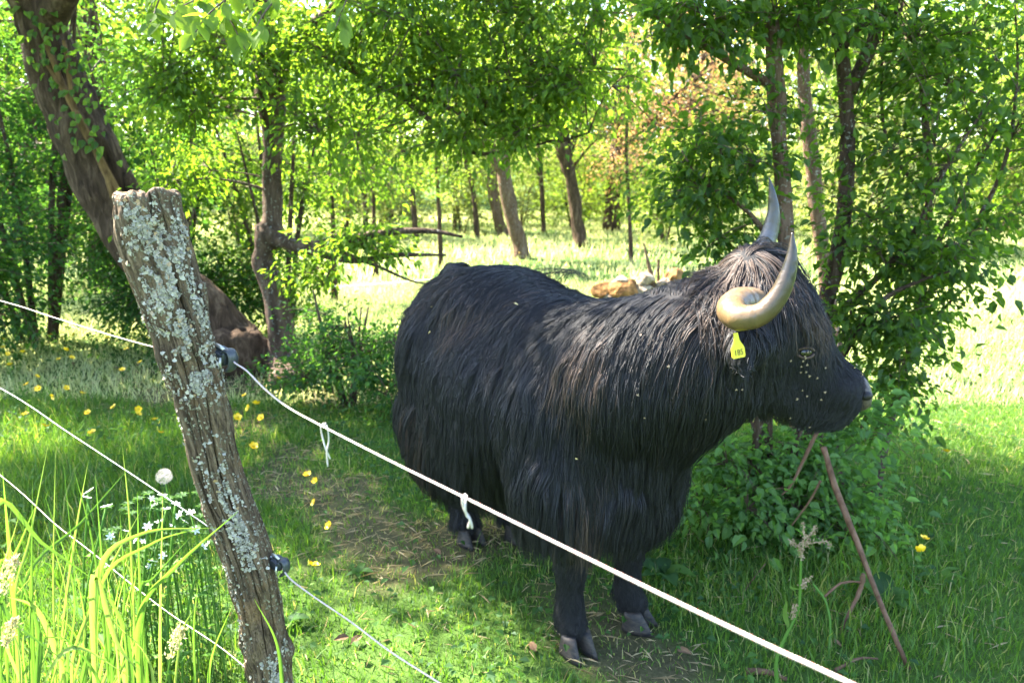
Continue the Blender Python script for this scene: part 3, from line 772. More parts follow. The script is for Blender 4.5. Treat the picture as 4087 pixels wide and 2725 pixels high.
# ------------------------------------------------------------------ highland cow
CO = np.array([.04, 2.75, 0.0])                 # ground point under the middle of the body
CU = np.array([.58, -.815, 0]); CU /= np.linalg.norm(CU)
CL = np.array([-CU[1], CU[0], 0])               # the cow's left
UPV = np.array([0, 0, 1.])
def cw(x, y, z):
    return CO + CU * x + CL * y + UPV * z
COWM = Matrix(((CU[0], CL[0], 0), (CU[1], CL[1], 0), (0, 0, 1)))

def fur_material(name, col_a, col_b, rough=.56):
    m, nt, out = new_mat(name)
    a = N(nt, 'ShaderNodeAttribute', attribute_name='tint')
    b = N(nt, 'ShaderNodeBsdfPrincipled')
    nt.links.new(ramp(nt, a.outputs['Fac'], [(0, col_a), (.7, tuple(1.5 * v for v in col_a)), (1, col_b)]), b.inputs['Base Color'])
    b.inputs['Roughness'].default_value = rough
    b.inputs['Specular IOR Level'].default_value = .34
    nt.links.new(b.outputs[0], out.inputs[0])
    return m
M['hide'] = pbr('black_hide', (.012, .011, .012), .8, .25)
M['fur'] = fur_material('black_fur', (.0075, .0072, .0085), (.075, .047, .033))
M['horn'] = None
def horn_material(name, base, mid, tip, length):
    m, nt, out = new_mat(name)
    a = N(nt, 'ShaderNodeAttribute', attribute_name='tint')
    tc = N(nt, 'ShaderNodeTexCoord')
    t = tex(nt, 26, 5, .65, tc.outputs['Object'], .8)
    c = ramp(nt, a.outputs['Fac'], [(0, base), (.4, mid), (.6, tuple(.5 * (p + q) for p, q in zip(mid, tip))), (.8, tip)])
    c = mix(nt, c, (.055, .036, .02), ramp(nt, t.outputs[0], [(.42, (0, 0, 0)), (.7, (.8, .8, .8))]))
    b = N(nt, 'ShaderNodeBsdfPrincipled'); b.inputs['Roughness'].default_value = .32; b.inputs['Specular IOR Level'].default_value = .5
    nt.links.new(c, b.inputs['Base Color'])
    bp = N(nt, 'ShaderNodeBump'); bp.inputs['Strength'].default_value = .5; bp.inputs['Distance'].default_value = .005
    nt.links.new(t.outputs[0], bp.inputs['Height']); nt.links.new(bp.outputs[0], b.inputs['Normal'])
    nt.links.new(b.outputs[0], out.inputs[0])
    return m

cow = empty('highland_cow', CO)
tag(cow, 'shaggy black highland cow standing in shade, head turned in profile, long curved horns', 'cow')

def ico(sub=3):
    bm = bmesh.new(); bmesh.ops.create_icosphere(bm, subdivisions=sub, radius=1)
    V = np.array([v.co[:] for v in bm.verts]); F = np.array([[v.index for v in f.verts] for f in bm.faces]); bm.free()
    return V, F
ICO_V, ICO_F = ico(3)

def build_cow_body():
    mb = MB()
    def ell(c, r, tilt=0):
        V = ICO_V * np.array(r)
        if tilt:
            ca, sa = math.cos(tilt), math.sin(tilt)
            V = np.c_[V[:, 0] * ca - V[:, 2] * sa, V[:, 1], V[:, 0] * sa + V[:, 2] * ca]
        mb.add(np.array([cw(*(np.array(c) + v)) for v in V]), ICO_F)
    def ball(p, r):
        mb.add(np.asarray(p) + ICO_V * r, ICO_F)
    def chain(pts, n=10):
        """pts world (x,y,z,r) -> overlapping balls"""
        A = np.array(pts, float)
        Q = resample(A[:, :3], n * (len(A) - 1)); rr = np.interp(np.linspace(0, len(A) - 1, len(Q)), np.arange(len(A)), A[:, 3])
        for p, r in zip(Q, rr): ball(p, r)
    def lc(x, y, z, r): return (*cw(x, y, z), r)
    ell((.02, 0, .80), (.57, .345, .33))
    ell((-.12, 0, .68), (.45, .32, .26))
    ell((-.15, 0, 1.01), (.42, .25, .215))
    ell((-.34, 0, .86), (.27, .32, .31))
    ell((-.40, 0, 1.03), (.21, .2, .14))
    ell((.40, 0, .80), (.28, .33, .33))
    ell((.38, 0, .97), (.25, .2, .15))
    ell((.14, 0, .965), (.42, .25, .205))
    ell((.55, 0, .63), (.17, .19, .22))
    ell((.52, -.03, .56), (.16, .2, .2))
    ell((-.33, -.18, .66), (.18, .13, .26)); ell((-.33, .18, .66), (.18, .13, .26))
    # tail head and tail
    chain([lc(-.44, .02, 1.13, .05), lc(-.54, .02, 1.165, .042), lc(-.61, .03, 1.09, .034), lc(-.63, .05, .9, .028), lc(-.58, .09, .6, .024), lc(-.52, .12, .35, .03), lc(-.5, .12, .2, .02)], 8)
    # legs
    fr, fl = cw(.50, -.165, 0), cw(.52, .085, 0)
    chain([lc(.47, -.2, .66, .14), lc(.5, -.2, .48, .1), (*(fr + [0, 0, .36]), .056), (*(fr + [0, 0, .30]), .058), (*(fr + [0, 0, .22]), .042), (*(fr + [0, 0, .12]), .052), (*(fr + CU * .015 + [0, 0, .085]), .052)], 8)
    chain([lc(.47, .18, .66, .14), lc(.5, .14, .48, .1), (*(fl + [0, 0, .36]), .055), (*(fl + [0, 0, .30]), .057), (*(fl + [0, 0, .22]), .042), (*(fl + [0, 0, .12]), .052), (*(fl + np.array([.02, 0, .085])), .052)], 8)
    for (x, y) in ((-.36, -.05), (-.27, .14)):
        chain([lc(-.44, y + (-.09 if y < 0 else .04), .62, .14), lc(-.5, y - (.05 if y < 0 else 0), .47, .09), lc(-.46, y, .36, .06), lc(x - .03, y, .2, .045), lc(x, y, .11, .055), lc(x + .02, y, .08, .055)], 8)
    # neck
    chain([lc(.42, 0, .9, .27), lc(.62, .02, .97, .24), (*at(2960, 1330, 2.17), .2), (*at(3010, 1260, 2.15), .165)], 8)
    chain([lc(.53, 0, .74, .17), (*at(2850, 1510, 2.12), .12), (*at(3020, 1490, 2.12), .1)], 8)
    # head: profile seen from its right side, muzzle to the right
    HY = 2.12
    chain([(*at(3005, 1190, HY + .03), .125), (*at(3090, 1290, HY), .125), (*at(3150, 1380, HY), .115), (*at(3225, 1480, HY), .097), (*at(3305, 1548, HY), .092), (*at(3340, 1560, HY), .086)], 8)
    chain([(*at(3040, 1480, HY), .11), (*at(3150, 1565, HY), .085), (*at(3265, 1630, HY), .066), (*at(3325, 1648, HY), .056)], 8)
    for s in (-.055, .055):
        ball(at(3362, 1560, HY + s), .058)
        ball(at(3320, 1645, HY + s * .7), .045)
    ball(at(3010, 1110, HY + .03), .1)
    # brow ridge on both sides
    for s in (-.10, .10):
        ball(at(3150, 1335, HY + s), .045)
    # ears, drooping sideways under the horns
    for s, Y0 in ((-1, 2.03), (1, 2.25)):
        p0 = at(2995, 1290, Y0); d = norm(np.array([-.35, s * .9, -.3]))
        chain([(*p0, .04), (*(p0 + d * .06), .042), (*(p0 + d * .11), .034), (*(p0 + d * .15), .02)], 5)
    V, F, _ = mb.arrays()
    me = mesh_data('tmp', V, F, M['hide'])
    o = link('tmp', me)
    rm = o.modifiers.new('r', 'REMESH'); rm.mode = 'VOXEL'; rm.voxel_size = .014; rm.use_smooth_shade = True
    sm = o.modifiers.new('s', 'SMOOTH'); sm.factor = .6; sm.iterations = 9
    dg = bpy.context.evaluated_depsgraph_get()
    ev = o.evaluated_get(dg)
    m2 = bpy.data.meshes.new_from_object(ev)
    bpy.data.objects.remove(o, do_unlink=True)
    m2.name = 'body'
    m2.transform(Matrix.Translation(Vector(-CO)))
    m2.materials.clear(); m2.materials.append(M['hide'])
    return link('body', m2, cow)
body = build_cow_body()

def groom(body):
    me = body.data
    me.calc_loop_triangles()
    nv = len(me.vertices)
    V = np.empty(nv * 3, np.float32); me.vertices.foreach_get('co', V); V = V.reshape(-1, 3).astype(float)
    T = np.empty(len(me.loop_triangles) * 3, np.int32); me.loop_triangles.foreach_get('vertices', T); T = T.reshape(-1, 3)
    bvh = BVHTree.FromPolygons([tuple(v) for v in V], [tuple(t) for t in T])
    a, b, c = V[T[:, 0]], V[T[:, 1]], V[T[:, 2]]
    cr = np.cross(b - a, c - a); area = np.linalg.norm(cr, axis=1) / 2; tn = norm(cr)
    prob = area / area.sum()
    Rm = np.array([CU, CL, UPV])          # world -> cow local rows
    hb = at(3120, 1330, 2.12) - CO        # middle of the head
    nose = at(3390, 1580, 2.12) - CO
    poll = at(3010, 1100, 2.13) - CO
    hdir = norm(nose - poll)
    def sample(n):
        i = rng.choice(len(T), n, p=prob)
        r1 = np.sqrt(rng.random(n))[:, None]; r2 = rng.random(n)[:, None]
        return a[i] * (1 - r1) + b[i] * r1 * (1 - r2) + c[i] * r1 * r2, tn[i]
    def fields(P, Nn):
        """groom direction, length, lift for roots P"""
        L = P @ Rm.T; x, y, z = L.T
        n = len(P)
        along = (P - poll) @ hdir                      # 0 poll .. .55 nose
        dh = np.linalg.norm(P - poll - np.clip(along, -.05, .6)[:, None] * hdir, axis=1)
        head = np.clip((.30 - dh) / .08, 0, 1) * np.clip((along + .06) / .06, 0, 1) * (P[:, 0] > .55)
        # body flow: down, combed back over the rump, parted along the spine
        back = np.clip((-x - .05) * 1.5, 0, 1) * np.clip((z - .55) / .4, 0, 1)
        fx = -.15 - .5 * back + .1 * np.sin(3 * x)
        fy = np.sign(y + 1e-6) * .9 * np.clip(Nn[:, 2], 0, 1)
        fz = -np.ones(n)
        fl = np.c_[fx, fy, fz]
        F = fl @ Rm
        # head flow: down the face from the poll, jaws hang
        s = P @ np.array([0, 1.0, 0]) - hb[1]
        top = np.clip(Nn[:, 2] * .8 + Nn[:, 0] * .9, 0, 1)
        hf = hdir * .9 + np.array([0, 0, -.5]) + np.c_[np.zeros(n), np.sign(s) * .35 * top, np.zeros(n)]
        cheek = np.array([-.15, 0, -1.0]) + hdir * .15
        hf = norm(hf * top[:, None] + cheek * (1 - top)[:, None])
        muz = np.clip((along - .36) / .12, 0, 1)[:, None]
        hf = norm(hf * (1 - muz) + (np.array([-.75, 0, -.45])) * muz)
        F = norm(F) * (1 - head[:, None]) + hf * head[:, None]
        # lengths
        len_body = .17 + .09 * np.clip((1.05 - z) / .4, 0, 1)
        len_body *= np.where(x < -.35, .85, 1)
        hem = np.where(x > .25, .38, .36 - .2 * np.clip((.25 - x) / .3, 0, 1)) + .16 * np.clip((-x - .40) / .15, 0, 1)
        belly = np.clip((.66 - z) / .1, 0, 1) * np.clip((z - .38) / .06, 0, 1)
        len_body = len_body + .10 * belly
        len_body = np.minimum(len_body, np.maximum(.05, (z - hem) * .85))
        leg = np.clip((.45 - z) / .06, 0, 1) * (x > -.66)
        len_body = len_body * (1 - leg) + np.where(x < 0, .085, .026) * leg
        tail = (x < -.46) & (z < .45) & (y > .06)
        len_body = np.where(tail, .09, len_body)
        foot = np.clip((.13 - z) / .03, 0, 1)
        len_body = len_body * (1 - foot) + .022 * foot
        hl = .12 - .095 * np.clip((along - .1) / .17, 0, 1)
        hl = np.where(top < .35, np.minimum(hl, .042 + .03 * np.clip((.2 - along) / .2, 0, 1)), hl)
        hl = np.where(along < .06, .13, hl)
        de = np.linalg.norm(P - (at(3150, 1368, 2.0) - CO), axis=1)
        hl = np.where(de < .09, np.minimum(hl, .018 + .3 * np.maximum(0, de - .035)), hl)
        hl = np.where(along > .38, .022, hl)
        hl = np.where(along > .49, .004, hl)
        Ln = len_body * (1 - head) + hl * head
        neck = np.clip((x - .5) / .12, 0, 1) * (1 - head) * np.clip((z - .5) / .1, 0, 1)
        Ln = Ln * (1 + .1 * neck)
        return F, Ln
    # guides
    ng = 11000
    GP, GN = sample(ng)
    F, Ln = fields(GP, GN)
    F = F - GN * np.sum(F * GN, 1)[:, None] * .9
    wob = np.c_[noise2(GP[:, 0] * 7 + 3, GP[:, 2] * 6), noise2(GP[:, 1] * 7 + 9, GP[:, 2] * 6 + 4), noise2(GP[:, 0] * 6, GP[:, 1] * 6 + 40)] - .5
    D = norm(norm(F) + wob * .5 + rng.normal(size=(ng, 3)) * .06)
    D = norm(D + GN * .2)
    K = 9
    Ln = Ln * (.75 + .5 * rng.random(ng))
    pts = np.zeros((ng, K, 3)); pts[:, 0] = GP
    curl = rng.normal(size=(ng, 3)) * .12
    ph = rng.random(ng) * 6.28
    for k in range(1, K):
        g = np.array([0, 0, -1.]) * (.09 + .035 * k)
        wv = np.sin(ph + k * 1.1)[:, None] * curl
        soft = np.clip(Ln / .1, .25, 1)[:, None]
        D = norm(D + g * soft + wv * soft)
        p = pts[:, k - 1] + D * (Ln / (K - 1))[:, None]
        off = .004 + .009 * (k / (K - 1)) * np.clip(Ln / .1, .1, 1.2) * (.4 + rng.random(ng))
        far = .02 + (.035 + .08 * np.clip((.3 - (p @ Rm.T)[:, 0]) / .2, 0, 1) * np.clip(((p @ Rm.T)[:, 0] + .36) / .16, 0, 1)) * np.clip((.74 - p[:, 2]) / .3, 0, 1) + .008 * rng.random(ng)
        for i in range(ng):
            loc, nn, _, _ = bvh.find_nearest(p[i])
            if loc is not None:
                dv = p[i] - np.array(loc); s = dv.dot(nn)
                if s < off[i]:
                    p[i] = np.array(loc) + np.array(nn) * off[i]
                elif s > far[i]:
                    p[i] -= np.array(nn) * (s - far[i]) * .55
        pts[:, k] = p
    kd = KDTree(ng)
    for i in range(ng): kd.insert(GP[i], i)
    kd.balance()
    # strands gather towards their lock
    nc = 170000
    CP, CN = sample(nc)
    gi = np.array([kd.find(p)[1] for p in CP])
    rel = pts[gi] - pts[gi][:, :1]
    t = np.linspace(0, 1, K)
    off = CP - GP[gi]
    clump = .25 + .5 * rng.random(ng)[gi]
    keep = 1 - clump[:, None] * t[None] ** 1.3
    scale = (.7 + .4 * rng.random(nc))
    S = CP[:, None] + rel * scale[:, None, None] + off[:, None] * (keep[..., None] - 1)
    fly = rng.random(nc) < .05
    S += (rng.normal(size=(nc, 1, 3)) * np.where(fly, .014, .0028)[:, None, None]) * (t ** 1.5)[None, :, None] * np.clip(Ln[gi] / .1, .15, 1)[:, None, None]
    S += np.sin(t[None, :] * (5 + 5 * rng.random((nc, 1))) + rng.random((nc, 1)) * 6)[..., None] * rng.normal(size=(nc, 1, 3)) * .0035 * t[None, :, None] * np.clip(Ln[gi] / .1, .1, 1)[:, None, None]
    S[:, :, 2] = np.maximum(S[:, :, 2], .012)
    # sun-bleached tips: on the poll, the neck top and the chest skirt
    Lc = CP @ Rm.T
    along = (CP - poll) @ hdir
    bleach = np.exp(-np.sum((CP - (at(2850, 1200, 2.1) - CO)) ** 2, 1) / .03) * .8 + np.exp(-np.sum((CP - (at(2380, 2080, 2.2) - CO)) ** 2, 1) / .02) * .7 + np.exp(-np.sum((CP - (at(2990, 1060, 2.1) - CO)) ** 2, 1) / .01) * .5
    brown = np.clip((noise2(CP[:, 0] * 5 + 2, CP[:, 2] * 4 + CP[:, 1] * 4) - .55) * 1.6, 0, .6)
    lock = rng.random(ng)[gi] ** 2 * .25
    tint0 = np.clip(rng.random(nc) * .55 + lock + brown * 1.0 + bleach * (.25 + .5 * rng.random(nc)), 0, 1)
    cu = bpy.data.hair_curves.new('fur')
    cu.add_curves([K] * nc)
    cu.attributes['position'].data.foreach_set('vector', np.ascontiguousarray(S, np.float32).ravel())
    ra = cu.attributes.get('radius') or cu.attributes.new('radius', 'FLOAT', 'POINT')
    rad = np.array([.0008, .0009, .0009, .00085, .0008, .0007, .0006, .00045, .0002])[None] * (.7 + .6 * rng.random((nc, 1)))
    short = np.clip(Ln[gi] / .06, .4, 1)[:, None]
    ra.data.foreach_set('value', np.ascontiguousarray(rad * short, np.float32).ravel())
    ta = cu.attributes.new('tint', 'FLOAT', 'POINT')
    ta.data.foreach_set('value', np.ascontiguousarray(np.repeat(tint0, K), np.float32))
    cu.materials.append(M['fur'])
    o = bpy.data.objects.new('fur', cu); COL.objects.link(o); o.parent = cow
    return bvh
cow_bvh = groom(body)

def horn(pts, name_tip, label=None):
    A = np.array(pts, float)
    n = 110
    P = resample(A[:, :3], n); r = resample(np.c_[A[:, 3], A[:, 3], A[:, 3]], n)[:, 0]
    r = r * (1 + (.018 * np.sin(np.arange(n) * 1.05 + np.sin(np.arange(n) * .31) * 1.5) + .02 * (noise2(np.arange(n) * .4, np.zeros(n)) - .5)) * np.clip((75 - np.arange(n)) / 25, 0, 1))
    V, F = tube_arrays(P, r, 22, bump=.03, cap=True)
    t = np.r_[np.repeat(np.linspace(0, 1, n), 22), 0, 1]
    mb = MB(); mb.add(V, F, t)
    o = mb.build('horn', name_tip, cow, CO)
    if label: o['label'] = label
    return o
HM1 = horn_material('horn_near', (.17, .115, .078), (.14, .085, .033), (.016, .014, .012), .5)
HM2 = horn_material('horn_far', (.24, .19, .15), (.12, .115, .12), (.015, .015, .018), .5)
def hp(px, py, Y, rpx): return (*at(px, py, Y), px2m(rpx, Y))
horn([hp(3085, 1222, 2.14, 60), hp(3010, 1212, 2.03, 64), hp(2950, 1211, 1.96, 65), hp(2922, 1238, 1.9, 62), hp(2952, 1267, 1.84, 55), hp(3035, 1254, 1.81, 47), hp(3100, 1190, 1.80, 40), hp(3143, 1100, 1.80, 33), hp(3162, 1010, 1.80, 20), hp(3162, 929, 1.80, 3)], HM1, 'near horn, ochre with dark tip')
horn([hp(3040, 1130, 2.2, 46), hp(2998, 1105, 2.35, 46), hp(2995, 1060, 2.5, 44), hp(3035, 1010, 2.58, 40), hp(3072, 930, 2.6, 33), hp(3087, 850, 2.6, 25), hp(3083, 780, 2.6, 15), hp(3070, 709, 2.6, 2)], HM2, 'far horn, slate grey darkening to the tip')

# ear tag
M['tag'] = pbr('yellow_plastic', (.62, .50, .02), .45, .4)
M['ink'] = pbr('black_print', (.03, .03, .02), .6, .2)
def ear_tag():
    bm = bmesh.new()
    # outline in the tag plane (metres): narrow neck on top, broad plate below
    out = [(-.008, .036), (.008, .036), (.011, .012), (.023, -.006), (.026, -.012), (.026, -.036), (.022, -.041), (-.022, -.041), (-.026, -.036), (-.026, -.012), (-.023, -.006), (-.011, .012)]
    vs = [bm.verts.new((x, 0, z)) for x, z in out]
    f = bm.faces.new(vs)
    ex = bmesh.ops.extrude_face_region(bm, geom=[f])
    for v in ex['geom']:
        if isinstance(v, bmesh.types.BMVert): v.co.y += .002
    bmesh.ops.recalc_face_normals(bm, faces=bm.faces)
    me = bpy.data.meshes.new('ear_tag'); bm.to_mesh(me); bm.free(); me.materials.append(M['tag'])
    o = link('ear_tag', me, cow, Vector(at(2943, 1375, 1.86) - CO))
    o.rotation_euler = (R(-8), R(-8), R(12)); o.scale = (.72, 1, .86)
    fc = bpy.data.curves.new('tag_number_text', 'FONT'); fc.body = '185'; fc.size = .024; fc.align_x = 'CENTER'; fc.extrude = .0002
    tmp = bpy.data.objects.new('tag_number_text', fc); COL.objects.link(tmp)
    tme = bpy.data.meshes.new_from_object(tmp.evaluated_get(bpy.context.evaluated_depsgraph_get()))
    bpy.data.objects.remove(tmp, do_unlink=True)
    tme.materials.clear(); tme.materials.append(M['ink'])
    tnum = link('tag_number', tme, o)
    tnum.location = (.001, -.0006, -.032); tnum.rotation_euler = (R(90), 0, 0)
    return o
ear_tag()

def ellipsoid(name, c, r, mat, rot=None, sub=3, dent=None):
    V = ICO_V * np.array(r)
    if dent is not None: V = dent(V)
    if rot is not None: V = V @ np.array(rot).T
    mb = MB(); mb.add(np.asarray(c) + V, ICO_F)
    return mb.build(name, mat, cow, CO)
M['eye'] = pbr('dark_eye', (.01, .008, .006), .08, .6)
M['lid'] = pbr('brown_eyelid', (.07, .043, .032), .6, .25)
M['nose'] = pbr('moist_nose', (.045, .033, .028), .45, .35, .7, 60, (.11, .08, .065), dist=.002)
M['nostril'] = pbr('nostril_dark', (.012, .009, .009), .5, .3)
for s in (-1, 1):
    e = at(3150, 1368, 2.12)
    hit = cow_bvh.ray_cast(Vector(e - CO + np.array([0, s * .4, 0])), Vector((0, -s, 0)))[0]
    p = np.array(hit) + CO if hit else e + [0, s * .12, 0]
    ellipsoid('eye', p + [0, s * .002, 0], (.020, .014, .016), M['eye'])
    P = []
    for sg, tl in ((1, .2), (-1, -.15)):
        aa = np.linspace(-1.25, 1.25, 12)
        Q = np.c_[np.sin(aa) * .024, s * (.004 + .010 * np.cos(aa)), sg * np.cos(aa) * .0145 + .001] + p
        V, F = tube_arrays(Q, .0035, 6); mb = MB(); mb.add(V, F); mb.build('eyelid', M['lid'], cow, CO)
# nose pad wraps the end of the muzzle
def nose_dent(V):
    return V
npad = at(3412, 1556, 2.12)
ellipsoid('nose', npad, (.036, .08, .062), M['nose'], rot=Matrix.Rotation(R(-14), 3, 'Y'))
for s in (-1, 1):
    ellipsoid('nostril', npad + np.array([-.001, s * .070, .004]), (.02, .016, .015), M['nostril'])
mb = MB(); Q = resample([at(3402, 1625, 2.05), at(3370, 1652, 2.045), at(3310, 1674, 2.05), at(3250, 1670, 2.055)], 16)
V, F = tube_arrays(Q, .004, 6); mb.add(V, F); mb.build('mouth_line', M['nostril'], cow, CO)

# cloven hooves
M['hoof'] = pbr('slate_hoof', (.013, .013, .015), .6, .3, .8, 40, (.06, .046, .034), stretch=(1, 1, 3), dist=.003)
def claw(foot, fwd, side, s):
    """one half of a cloven hoof"""
    n, k = 12, 6
    V = []
    for iz, z in enumerate(np.linspace(0, 1, k)):
        for t in np.linspace(0, 2 * np.pi, n, endpoint=False):
            lx = math.cos(t); ly = math.sin(t)
            toe = max(lx, 0)
            L = (.056 if lx > 0 else .042) * (1 - .36 * z)
            W = .025 * (1 - .12 * z) * (1 - .35 * toe ** 2)
            x = lx * L + .022 * (1 - z) * toe + .006 - .006 * z
            y = s * (.030 + .004 * (1 - z)) + ly * W
            V.append(foot + fwd * x + side * y + UPV * (z * .07 + .004))
    V = np.array(V)
    F = []
    for i in range(k - 1):
        for j in range(n):
            F.append([i * n + j, i * n + (j + 1) % n, (i + 1) * n + (j + 1) % n, (i + 1) * n + j])
    V = np.vstack([V, V[:n].mean(0), V[-n:].mean(0)])
    F3 = [[k * n, (j + 1) % n, j] for j in range(n)] + [[k * n + 1, (k - 1) * n + j, (k - 1) * n + (j + 1) % n] for j in range(n)]
    mb = MB(); mb.add(V, np.array(F)); mb.F.append(np.array(F3)); 
    return mb.build('claw', M['hoof'], cow, CO)
for (foot, fwd) in ((cw(.515, -.165, 0), CU * .97 + np.array([-.12, 0, 0])), (cw(.53, .085, 0), np.array([.9, -.42, 0])), (cw(-.34, -.05, 0), CU), (cw(-.25, .14, 0), CU)):
    fwd = norm(fwd); side = np.array([-fwd[1], fwd[0], 0])
    for s in (-1, 1): claw(foot + fwd * .02, fwd, side, s)

def back_tuft():
    """wind-lifted lock curling forward over the back"""
    n, K = 48, 10
    cu = bpy.data.hair_curves.new('back_tuft'); cu.add_curves([K] * n)
    S = []
    for i in range(n):
        q = rng.random()
        x0 = 2050 + 210 * q + rng.normal() * 10; Y = 2.86 - .16 * q
        h = 2 + 30 * rng.random()
        e = (2290 + 70 * rng.random() ** .6, 1105 + 40 * rng.random())
        pts = [at(x0, 1108 + 26 * q, Y), at(x0 + (e[0] - x0) * .35, 1096 - h + 12 * q, Y - .03), at(x0 + (e[0] - x0) * .8, 1092 - h * .5 + 10 * q, Y - .06), at(e[0], e[1], Y - .08)]
        if rng.random() < .35: pts.append(at(e[0] - 12 - 20 * rng.random(), e[1] + 22, Y - .08))
        S.append(resample(pts, K))
    S = np.array(S) - CO
    cu.attributes['position'].data.foreach_set('vector', np.ascontiguousarray(S, np.float32).ravel())
    ra = cu.attributes.get('radius') or cu.attributes.new('radius', 'FLOAT', 'POINT')
    ra.data.foreach_set('value', np.tile(np.linspace(.0007, .0002, K), n).astype(np.float32))
    ta = cu.attributes.new('tint', 'FLOAT', 'POINT'); ta.data.foreach_set('value', np.repeat(rng.random(n) * .8, K).astype(np.float32))
    cu.materials.append(M['fur'])
    o = bpy.data.objects.new('back_tuft', cu); COL.objects.link(o); o.parent = cow
back_tuft()

# ------------------------------------------------------------------ fence post
def atz(px, py, z):
    """photo pixel on the level z"""
    cx = (px - CXP) / FPX
    cyy = -(py - CYP) / FPX
    d = np.array([cx, math.cos(PITCH) + cyy * math.sin(PITCH), cyy * math.cos(PITCH) - math.sin(PITCH)])
    return np.array([0, 0, CAM_H]) + d * ((z - CAM_H) / d[2])

def wood_material():
    m, nt, out = new_mat('weathered_oak')
    tc = N(nt, 'ShaderNodeTexCoord')
    mp = N(nt, 'ShaderNodeMapping'); mp.inputs['Rotation'].default_value = (0, R(16), 0)
    nt.links.new(tc.outputs['Object'], mp.inputs[0])
    mp2 = N(nt, 'ShaderNodeMapping'); mp2.inputs['Scale'].default_value = (1, 1, .05)
    nt.links.new(mp.outputs[0], mp2.inputs[0])
    g = tex(nt, 210, 6, .75, mp2.outputs[0], .3)
    g2 = tex(nt, 60, 4, .6, mp2.outputs[0], .4)
    big = tex(nt, 9, 4, .6, mp.outputs[0])
    c = ramp(nt, g.outputs[0], [(.36, (.012, .008, .005)), (.52, (.095, .06, .036)), (.7, (.28, .2, .125))])
    c2 = ramp(nt, g2.outputs[0], [(.38, (.03, .02, .013)), (.65, (.26, .18, .11))])
    c = mix(nt, c, c2, .45)
    c = mix(nt, c, (.30, .17, .07), ramp(nt, big.outputs[0], [(.55, (0, 0, 0)), (.75, (.45, .45, .45))]))
    # crustose lichen: pale specks
    sp = tex(nt, 130, 3, .6, mp.outputs[0]); zn = tex(nt, 14, 3, .6, mp.outputs[0])
    s1 = ramp(nt, sp.outputs[0], [(.54, (0, 0, 0)), (.6, (1, 1, 1))])
    s2 = ramp(nt, zn.outputs[0], [(.42, (0, 0, 0)), (.6, (1, 1, 1))])
    fac = mix(nt, s1, s2, 1.0, 'MULTIPLY')
    c = mix(nt, c, (.33, .3, .21), fac)
    b = N(nt, 'ShaderNodeBsdfPrincipled'); b.inputs['Roughness'].default_value = .9; b.inputs['Specular IOR Level'].default_value = .15
    nt.links.new(c, b.inputs['Base Color'])
    hsum = N(nt, 'ShaderNodeMath', operation='ADD')
    nt.links.new(g.outputs[0], hsum.inputs[0]); nt.links.new(s1, hsum.inputs[1])
    bp = N(nt, 'ShaderNodeBump'); bp.inputs['Strength'].default_value = 1.0; bp.inputs['Distance'].default_value = .003
    nt.links.new(hsum.outputs[0], bp.inputs['Height']); nt.links.new(bp.outputs[0], b.inputs['Normal'])
    nt.links.new(b.outputs[0], out.inputs[0])
    return m
M['wood'] = wood_material()
PY = 1.5
spine_px = [(584, 770, 129), (600, 880, 130), (628, 1000, 131), (685, 1190, 120), (745, 1402, 113), (802, 1612, 112), (862, 1896, 107), (965, 2157, 103), (1020, 2353, 99), (1053, 2550, 98), (1082, 2720, 101), (1110, 2900, 104), (1140, 3100, 106)]
SP = np.array([at(a, b, PY) for a, b, _ in spine_px]); SR = np.array([px2m(w * .97, PY) for _, _, w in spine_px])
# carry it into the ground
last = SP[-1]; d = norm(SP[-1] - SP[-2]); 
SP = np.vstack([SP, last + d * ((last[2] + .05) / -d[2])]); SR = np.r_[SR, SR[-1] * 1.05]
post_root = np.array([SP[-1][0], SP[-1][1], 0])
post = empty('fence_post', post_root)
tag(post, 'old leaning wooden fence post crusted with grey lichen', 'post')
NR, NS = 330, 300
PP = resample(SP, NR); PRr = resample(np.c_[SR, SR, SR], NR)[:, 0]
Tn = norm(np.gradient(PP, axis=0))
tocam = norm(np.array([0, 0, CAM_H]) - PP[NR // 3]); tocam[2] = 0
Nf = norm(tocam - Tn * (Tn @ tocam)[:, None])           # angle 0 faces the viewer
Bf = np.cross(Tn, Nf)                                    # towards image right or left
if Bf[0][0] < 0: Bf = -Bf
ang = np.linspace(-np.pi, np.pi, NS, endpoint=False)
S_ = np.linspace(0, 1, NR)
